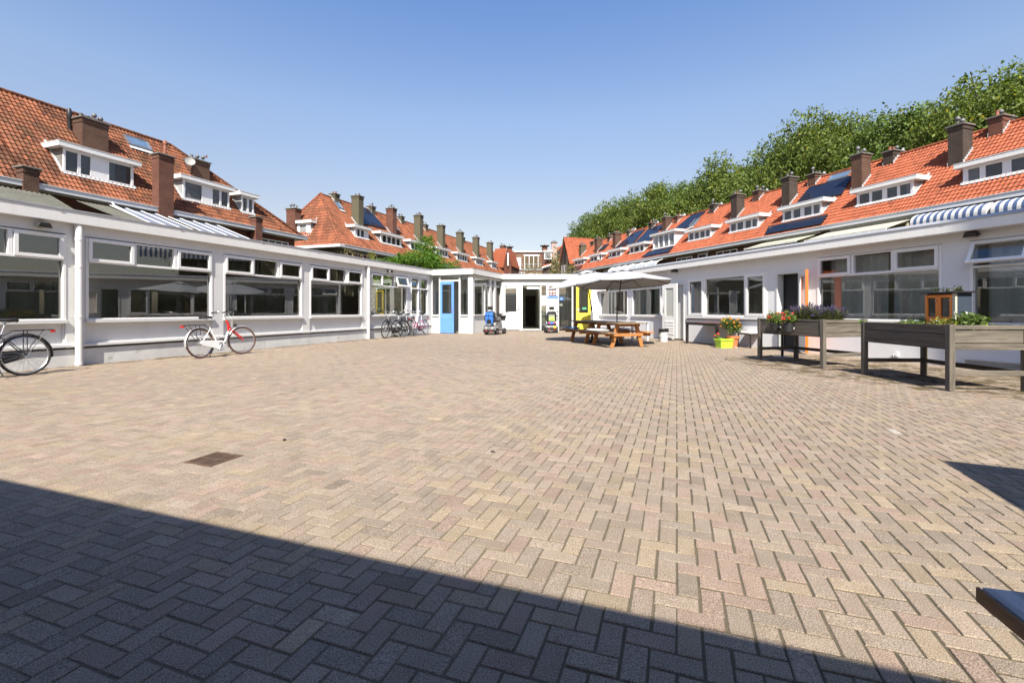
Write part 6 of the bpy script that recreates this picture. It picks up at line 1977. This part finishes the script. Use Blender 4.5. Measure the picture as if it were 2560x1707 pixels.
def lavender(label, loc, w, n, seed, h=.30):
    rr = random.Random(seed); t = thing("lavender", label, "plant", loc, 0, "lavender bushes in the far planter"); st = MB(); fl = MB()
    GR = [(.13, .15, .05), (.17, .18, .07), (.09, .12, .04)]; PU = [(.075, .06, .12), (.10, .08, .16), (.055, .045, .09)]
    for k in range(n):
        a = rr.uniform(0, 2 * PI); q = w * rr.random() ** .5; b = Vector((math.cos(a) * q * .7, math.sin(a) * q * .7, 0)); hh = h * rr.uniform(.55, 1.1) * (1 - .25 * q / w); tip = Vector((math.cos(a) * q * 1.25, math.sin(a) * q * 1.25, hh)); mid = (b + tip) / 2 + Vector((0, 0, .04)); c = random.choice
        st.tint = rr.choice(GR); st.tube([b, mid, tip], [.004, .003, .0022], 3, caps=False)
        for j in range(3):
            s_ = rr.uniform(.2, .8); p = b.lerp(tip, s_); o_ = Vector((rr.uniform(-.03, .03), rr.uniform(-.03, .03), .035)); st.poly([p, p + o_ * .5 + Vector((.006, .004, 0)), p + o_, p + o_ * .5 - Vector((.006, .004, 0))])
        if rr.random() < .27:
            fl.tint = rr.choice(PU); d_ = (tip - mid).normalized(); fl.tube([tip - d_ * .015, tip + d_ * .015, tip + d_ * .05], [.007, .009, .003], 5)
    st.build("stem", LEAFM, t, smooth=False); fl.build("flower_spike", M_attr("petals", .7, bump=0, trans=.2), t, smooth=False)
PET = M_attr("petals", .7, bump=0, trans=.2)
lavender("olive lavender bush at the left of the planter", PF1.w(.85, .45, .84), .27, 760, 1, .38)
lavender("bluer lavender bush at the near end of the planter", PF1.w(1.3, .5, .84), .25, 700, 2, .32)


def flowering(label, loc, w, h, nl, nf, seed, leafc, petc, size=.03, fs=.03, cat="plant", name="geranium", group=None, dz=0.0):
    rr = random.Random(seed); t = thing(name, label, cat, loc, 0, group)
    lumps = [(rr.uniform(-w, w) * .6, rr.uniform(-w, w) * .6, h * rr.uniform(.3, .75) + dz, w * .5, w * .5, h * .28) for k in range(7)]
    leaf_cloud("foliage", lumps, nl, size, leafc, seed, t, droop=.9)
    mb = MB()
    for k in range(nf):
        a = rr.uniform(0, 2 * PI); q = w * rr.random() ** .5 * 1.05; c = Vector((math.cos(a) * q, math.sin(a) * q, h * rr.uniform(.6, 1.12) + dz - .25 * q)); f = rr.uniform(.75, 1.2)
        for j in range(7):
            mb.tint = tuple(x * f * rr.uniform(.8, 1.15) for x in petc); mb.ball(c + Vector((rr.gauss(0, fs * .45), rr.gauss(0, fs * .45), rr.gauss(0, fs * .3))), fs * .42, 5, 4)
    if nf:
        mb.build("flower", PET, t, smooth=False)
    mb = MB()
    for k in range(6):
        a = rr.uniform(0, 2 * PI); mb.tube([(0, 0, dz - .02), (math.cos(a) * w * .4, math.sin(a) * w * .4, h * .4 + dz), (math.cos(a) * w * .7, math.sin(a) * w * .7, h * .8 + dz)], [.008, .006, .003], 5)
    mb.build("stem", M("green_stem", (.12, .15, .05), .7), t)
    return t
def hanging_pot(label, loc, tilt, r=.11, h=.17):
    t = thing("hanging_pot", label, "pot", loc, group="black pots hung on the far planter", rot=tilt); mb = MB(); mb.lathe([(r * .72, 0), (r * .97, h * .86), (r * 1.06, h * .87), (r * 1.06, h), (r * .94, h), (r * .9, h * .8)], 20); mb.build("pot", M("black_pot", (.025, .025, .027), .5), t, smooth=40)
    mb = MB(); mb.lathe([(.001, h * .8), (r * .9, h * .82)], 16); mb.build("soil", SOIL, t, smooth=False); mb = MB(); mb.tube([(r, 0, h), (r + .02, 0, h + .09), (r + .07, 0, h + .1), (r + .09, 0, h)], .006, 6); mb.build("hook", GREYM, t, smooth=50); mb = MB(); mb.box(-.02, .02, -r * .99, -r * .9, .06, .1); mb.build("price_tag", UPVC, t)
hp1 = PF1.w(.62, -.15, .68); hp2 = PF1.w(.98, -.16, .66)
hanging_pot("black oval pot of red geraniums, left one on the planter side", hp1, (0, 0, rad(20)), .13, .14)
hanging_pot("grey-black round pot of red geraniums hung askew near the lavender", hp2, (0, rad(7), rad(60)), .10, .18)
flowering("red geranium in the left hanging pot", hp1, .18, .30, 620, 8, 5, (.14, .19, .05), (.62, .04, .06), .026, .035, dz=.08, group="red geraniums")
flowering("red geranium in the askew hanging pot beside the lavender", hp2, .14, .26, 440, 5, 6, (.12, .18, .045), (.64, .06, .05), .024, .032, dz=.12, group="red geraniums")
flowering("yellow-leaved bedding plant between geraniums and lavender", PF1.w(.45, .35, .84), .16, .24, 420, 5, 7, (.15, .19, .06), (.6, .28, .1), .02, .02, name="bedding_plant")
flowering("low dark green rosemary in the near planter", PF2.w(.35, .5, .82), .20, .16, 1300, 0, 8, (.10, .15, .06), (.5, .5, .5), .016, name="herb", group="herbs in the near planter")
flowering("yellow-green herb in the middle of the near planter", PF2.w(1.05, .45, .82), .22, .17, 900, 4, 9, (.17, .18, .04), (.5, .5, .46), .022, .018, name="herb", group="herbs in the near planter")
flowering("white-flowered herb before the orange cabinet", PF2.w(1.2, .58, .82), .12, .26, 340, 5, 10, (.13, .17, .05), (.6, .58, .56), .022, .02, name="herb", group="herbs in the near planter")
flowering("broad-leaved green herb at the near corner of the planter", PF2.w(1.48, .45, .82), .13, .19, 170, 0, 11, (.11, .17, .04), (.5, .5, .5), .04, name="herb", group="herbs in the near planter")
flowering("low green ground leaves at the far side of the near planter", PF2.w(.75, .3, .80), .30, .10, 900, 0, 12, (.13, .19, .05), (.5, .5, .5), .02, name="herb", group="herbs in the near planter")
flowering("small green sprig at the joint between the planters", (6.03, 8.0, .86), .035, .09, 60, 0, 13, (.15, .25, .04), (.5, .5, .5), .016, name="herb", group="herbs in the near planter")


def cabinet():
    t = thing("garden_cabinet", "small orange-doored cabinet with a dark blue side on the near planter", "cabinet", PF2.w(.49, .60, 0), PF2.rz)
    OR = M("orange_cabinet_paint", (.86, .25, .035), .5, var=.08); DB = M("dark_blue_board", (.035, .05, .075), .6, var=.15)
    w, d, z0, z1 = .53, .24, .80, 1.36
    mb = MB(); mb.box(.02, w - .02, .03, d, z0, z1); mb.build("carcass", M("cabinet_dark", (.03, .03, .03), .8), t)
    mb = MB(); mb.box(w - .02, w, .03, d, z0, z1); mb.box(0, .02, .03, d, z0, z1); mb.build("side_panel", DB, t)
    mb = MB(); mb.box(w - .045, w + .003, .0, .03, z0, z1); mb.build("corner_post", M("cream_post", (.52, .5, .40), .6), t)
    for a, b in ((.0, .235), (.237, w - .05)):
        mb = MB(); mb.frame(a, b, z0, z1 - .02, .0, .03, .045, .20); dr = mb.build("door", OR, t, bev=.003); mb = MB(); mb.quad((a + .04, .02, z0 + .19), (b - .04, .02, z0 + .19), (b - .04, .02, z1 - .06), (a + .04, .02, z1 - .06)); mb.build("pane", M("cabinet_pane", (.06, .055, .045), .06), dr, smooth=False)
        mb = MB(); mb.cyl((b - .02, -.02, z0 + .45), (b - .02, 0, z0 + .45), .01, n=8); mb.build("knob", CHROME, dr)
    mb = MB(); mb.box(-.04, w + .05, -.05, d + .03, z1, z1 + .025); mb.build("roof", BLACKP, t, bev=.004)
    for i, (x, y, s) in enumerate(((.10, .08, .045), (.24, .14, .05), (.45, .1, .05), (.36, .2, .055))):
        p = PF2.w(.49 + x, .60 + y, z1 + .025); o = flowering(["grey succulent at the left on the cabinet roof", "larger grey succulent in the middle of the cabinet roof", "small plant at the right on the cabinet roof", "dark succulent at the back of the cabinet roof"][i], p, s, .07, 60, 0, 40 + i, (.06, .07, .05), (.5, .5, .5), .018, name="succulent", group="succulents on the cabinet roof")
cabinet()


# ------------------------------------------------------------------ things along the right wing
def dark_table():
    fr = Frame((5.81, 15.53), (6.18 - 5.81, 14.0 - 15.53)); t = thing("garden_table", "dark metal table with a reddish wooden top along the right wing", "table", fr.w(0, 0), fr.rz)
    BR = M("table_top_redwood", (.17, .075, .05), .5, var=.25, scale=2, grain=(1, 8, 8)); FM = M("dark_metal", (.03, .027, .026), .5, .2); Lx, Ly, H = 1.57, .98, .71
    for k in range(8):
        mb = MB(); mb.box(.02, Lx - .02, .022 + k * .1175, .134 + k * .1175, H - .025, H + .001); mb.build("top_plank", BR, t)
    mb = MB(); mb.box(0, Lx, 0, .02, H - .085, H); mb.box(0, Lx, Ly - .02, Ly, H - .085, H); mb.box(0, .02, .02, Ly - .02, H - .085, H); mb.box(Lx - .02, Lx, .02, Ly - .02, H - .085, H); mb.build("rim", FM, t)
    for x in (.0, Lx - .07):
        for y in (.0, Ly - .07):
            mb = MB(); mb.box(x, x + .07, y, y + .07, 0, H - .085); mb.build("leg", FM, t, bev=.003)
    t2 = thing("white_table", "small white garden table before the white door", "table", FR.w(-8.9, -1.55), FR.rz); mb = MB(); mb.box(-.38, .38, -.38, .38, .66, .70); mb.build("top", WHITE, t2, bev=.015)
    for x in (-.31, .31):
        for y in (-.31, .31):
            mb = MB(); mb.box(x - .035, x + .035, y - .035, y + .035, 0, .66); mb.build("leg", WHITE, t2, bev=.006)
    t4 = thing("flower_pot", "small yellow pot standing on the dark table", "pot", tuple(fr.w(1.45, .38, .712)), 0); mb = MB(); mb.lathe([(.048, 0), (.066, .13), (.07, .13), (.07, .15), (.062, .15), (.055, .03)], 18); mb.build("pot", M("yellow_glaze", (.72, .43, .02), .35), t4, smooth=40)
dark_table()


def pots():
    t = thing("flower_pot", "large terracotta pot holding the orange-flowered bush", "pot", (6.52, 13.72, 0)); mb = MB(); mb.lathe([(.125, 0), (.165, .27), (.19, .275), (.195, .35), (.18, .355), (.168, .30)], 26); mb.build("pot", M("terracotta", (.50, .17, .065), .75, var=.1), t, smooth=40); mb = MB(); mb.lathe([(.001, .32), (.172, .325)], 18); mb.build("soil", SOIL, t, smooth=False)
    flowering("bushy green plant with orange flowers in the terracotta pot", (6.45, 13.72, .33), .30, .52, 1500, 26, 20, (.085, .13, .035), (.72, .27, .02), .03, .03, name="flowering_bush", dz=.02)
    t = thing("plastic_crate", "lime green plastic crate on the paving", "crate", (6.01, 13.79, 0), math.atan2(-.29, .06)); LM = M("lime_plastic", (.42, .68, .05), .4, var=.04); mb = MB(); w, d, h = .31, .42, .27
    def ring(a, z): return [(-a, -a, z), (w + a, -a, z), (w + a, d + a, z), (-a, d + a, z)]
    q = [(0, 1, 5, 4), (1, 2, 6, 5), (2, 3, 7, 6), (3, 0, 4, 7)]
    mb.add(ring(-.03, 0) + ring(0, h), q + [(3, 2, 1, 0)]); mb.add(ring(-.04, .01) + ring(-.015, h), [f[::-1] for f in q] + [(0, 1, 2, 3)]); mb.add(ring(.012, h - .05) + ring(.015, h), q); mb.add(ring(.015, h) + ring(-.015, h), q); mb.build("tub", LM, t)
    mb = MB(); mb.box(.03, w - .03, .05, d - .05, .15, .2); mb.build("soil", SOIL, t)
    flowering("red flower growing in the lime green crate", (6.08, 13.72, .22), .07, .22, 60, 4, 22, (.12, .2, .05), (.62, .06, .06), .03, .04, name="red_flower")
    mb = MB(); mb.lathe([(.03, 0), (.05, .01), (.05, .02)], 12); o = mb.build("saucer", UPVC, smooth=50, loc=(6.55, 13.55, .0)); tag(o, "white saucer beside the terracotta pot", "saucer")
    t = thing("waste_bucket", "white bucket lined with a black bag beside the picnic tables", "bucket", (5.36, 16.4, 0)); mb = MB(); mb.lathe([(.125, 0), (.165, .40), (.172, .40), (.172, .43), (.16, .43), (.15, .2), (.12, .02)], 24); mb.build("bucket", M("white_bucket", (.68, .68, .68), .4), t, smooth=40)
    mb = MB(); vs_ = []; fs_ = []; rr = random.Random(4)
    for j in range(24):
        a = 2 * PI * j / 24; lo = .43 - .06 - .13 * max(0, math.sin(a * 1.5 + 3.6)) ** 2 - rr.uniform(0, .02)
        vs_ += [(math.cos(a) * .158, math.sin(a) * .158, .438), (math.cos(a) * .178, math.sin(a) * .178, .445), (math.cos(a) * .182, math.sin(a) * .182, lo)]
    for j in range(24):
        a = 3 * j; b = 3 * ((j + 1) % 24); fs_ += [(a, b, b + 1, a + 1), (a + 1, b + 1, b + 2, a + 2)]
    mb.add(vs_, fs_); mb.build("bin_bag", M("black_bag", (.015, .015, .016), .3), t, smooth=60); mb = MB(); mb.tube([(.172 * math.cos(a), .172 * math.sin(a) - .03, .40 - .24 * math.sin((a + .4) / (PI) * PI) ** 2 * .9) for a in [(-.4 - 2.6 * k / 10) for k in range(11)]], .004, 5); mb.build("handle", BLACKP, t, smooth=60)
    t = thing("garden_chair", "chair with white seat and back pads and thin dark legs behind the planter", "chair", (7.05, 13.75, 0), rad(-70)); mb = MB()
    for x, y in ((-.22, -.22), (.22, -.22), (-.22, .22), (.22, .22)):
        l = MB(); l.box(x - .015, x + .015, y - .015, y + .015, 0, .40 if y < 0 else .82); l.build("leg", BLACKP, t)
    mb.box(-.24, .24, -.24, .24, .39, .41); mb.build("frame", BLACKP, t); mb = MB(); mb.box(-.24, .24, -.25, .22, .415, .475); mb.build("seat_pad", M("cream_pad", (.62, .6, .55), .85, var=.1), t, bev=.02, smooth=60); mb = MB(); mb.box(-.22, .22, .17, .215, .55, .84); mb.build("back_pad", M("cream_pad", (.62, .6, .55), .85, var=.1), t, bev=.02, smooth=60)
    t = thing("stool", "small dark round stand half hidden under the far planter", "stand", (6.35, 10.9, 0)); mb = MB(); mb.cyl((0, 0, .02), (0, 0, .6), .03, n=10); mb.build("post", BLACKP, t); mb = MB(); mb.lathe([(.19, 0.003), (.19, .02), (.03, .03)], 24); mb.build("foot", GREYM, t, smooth=40)
pots()
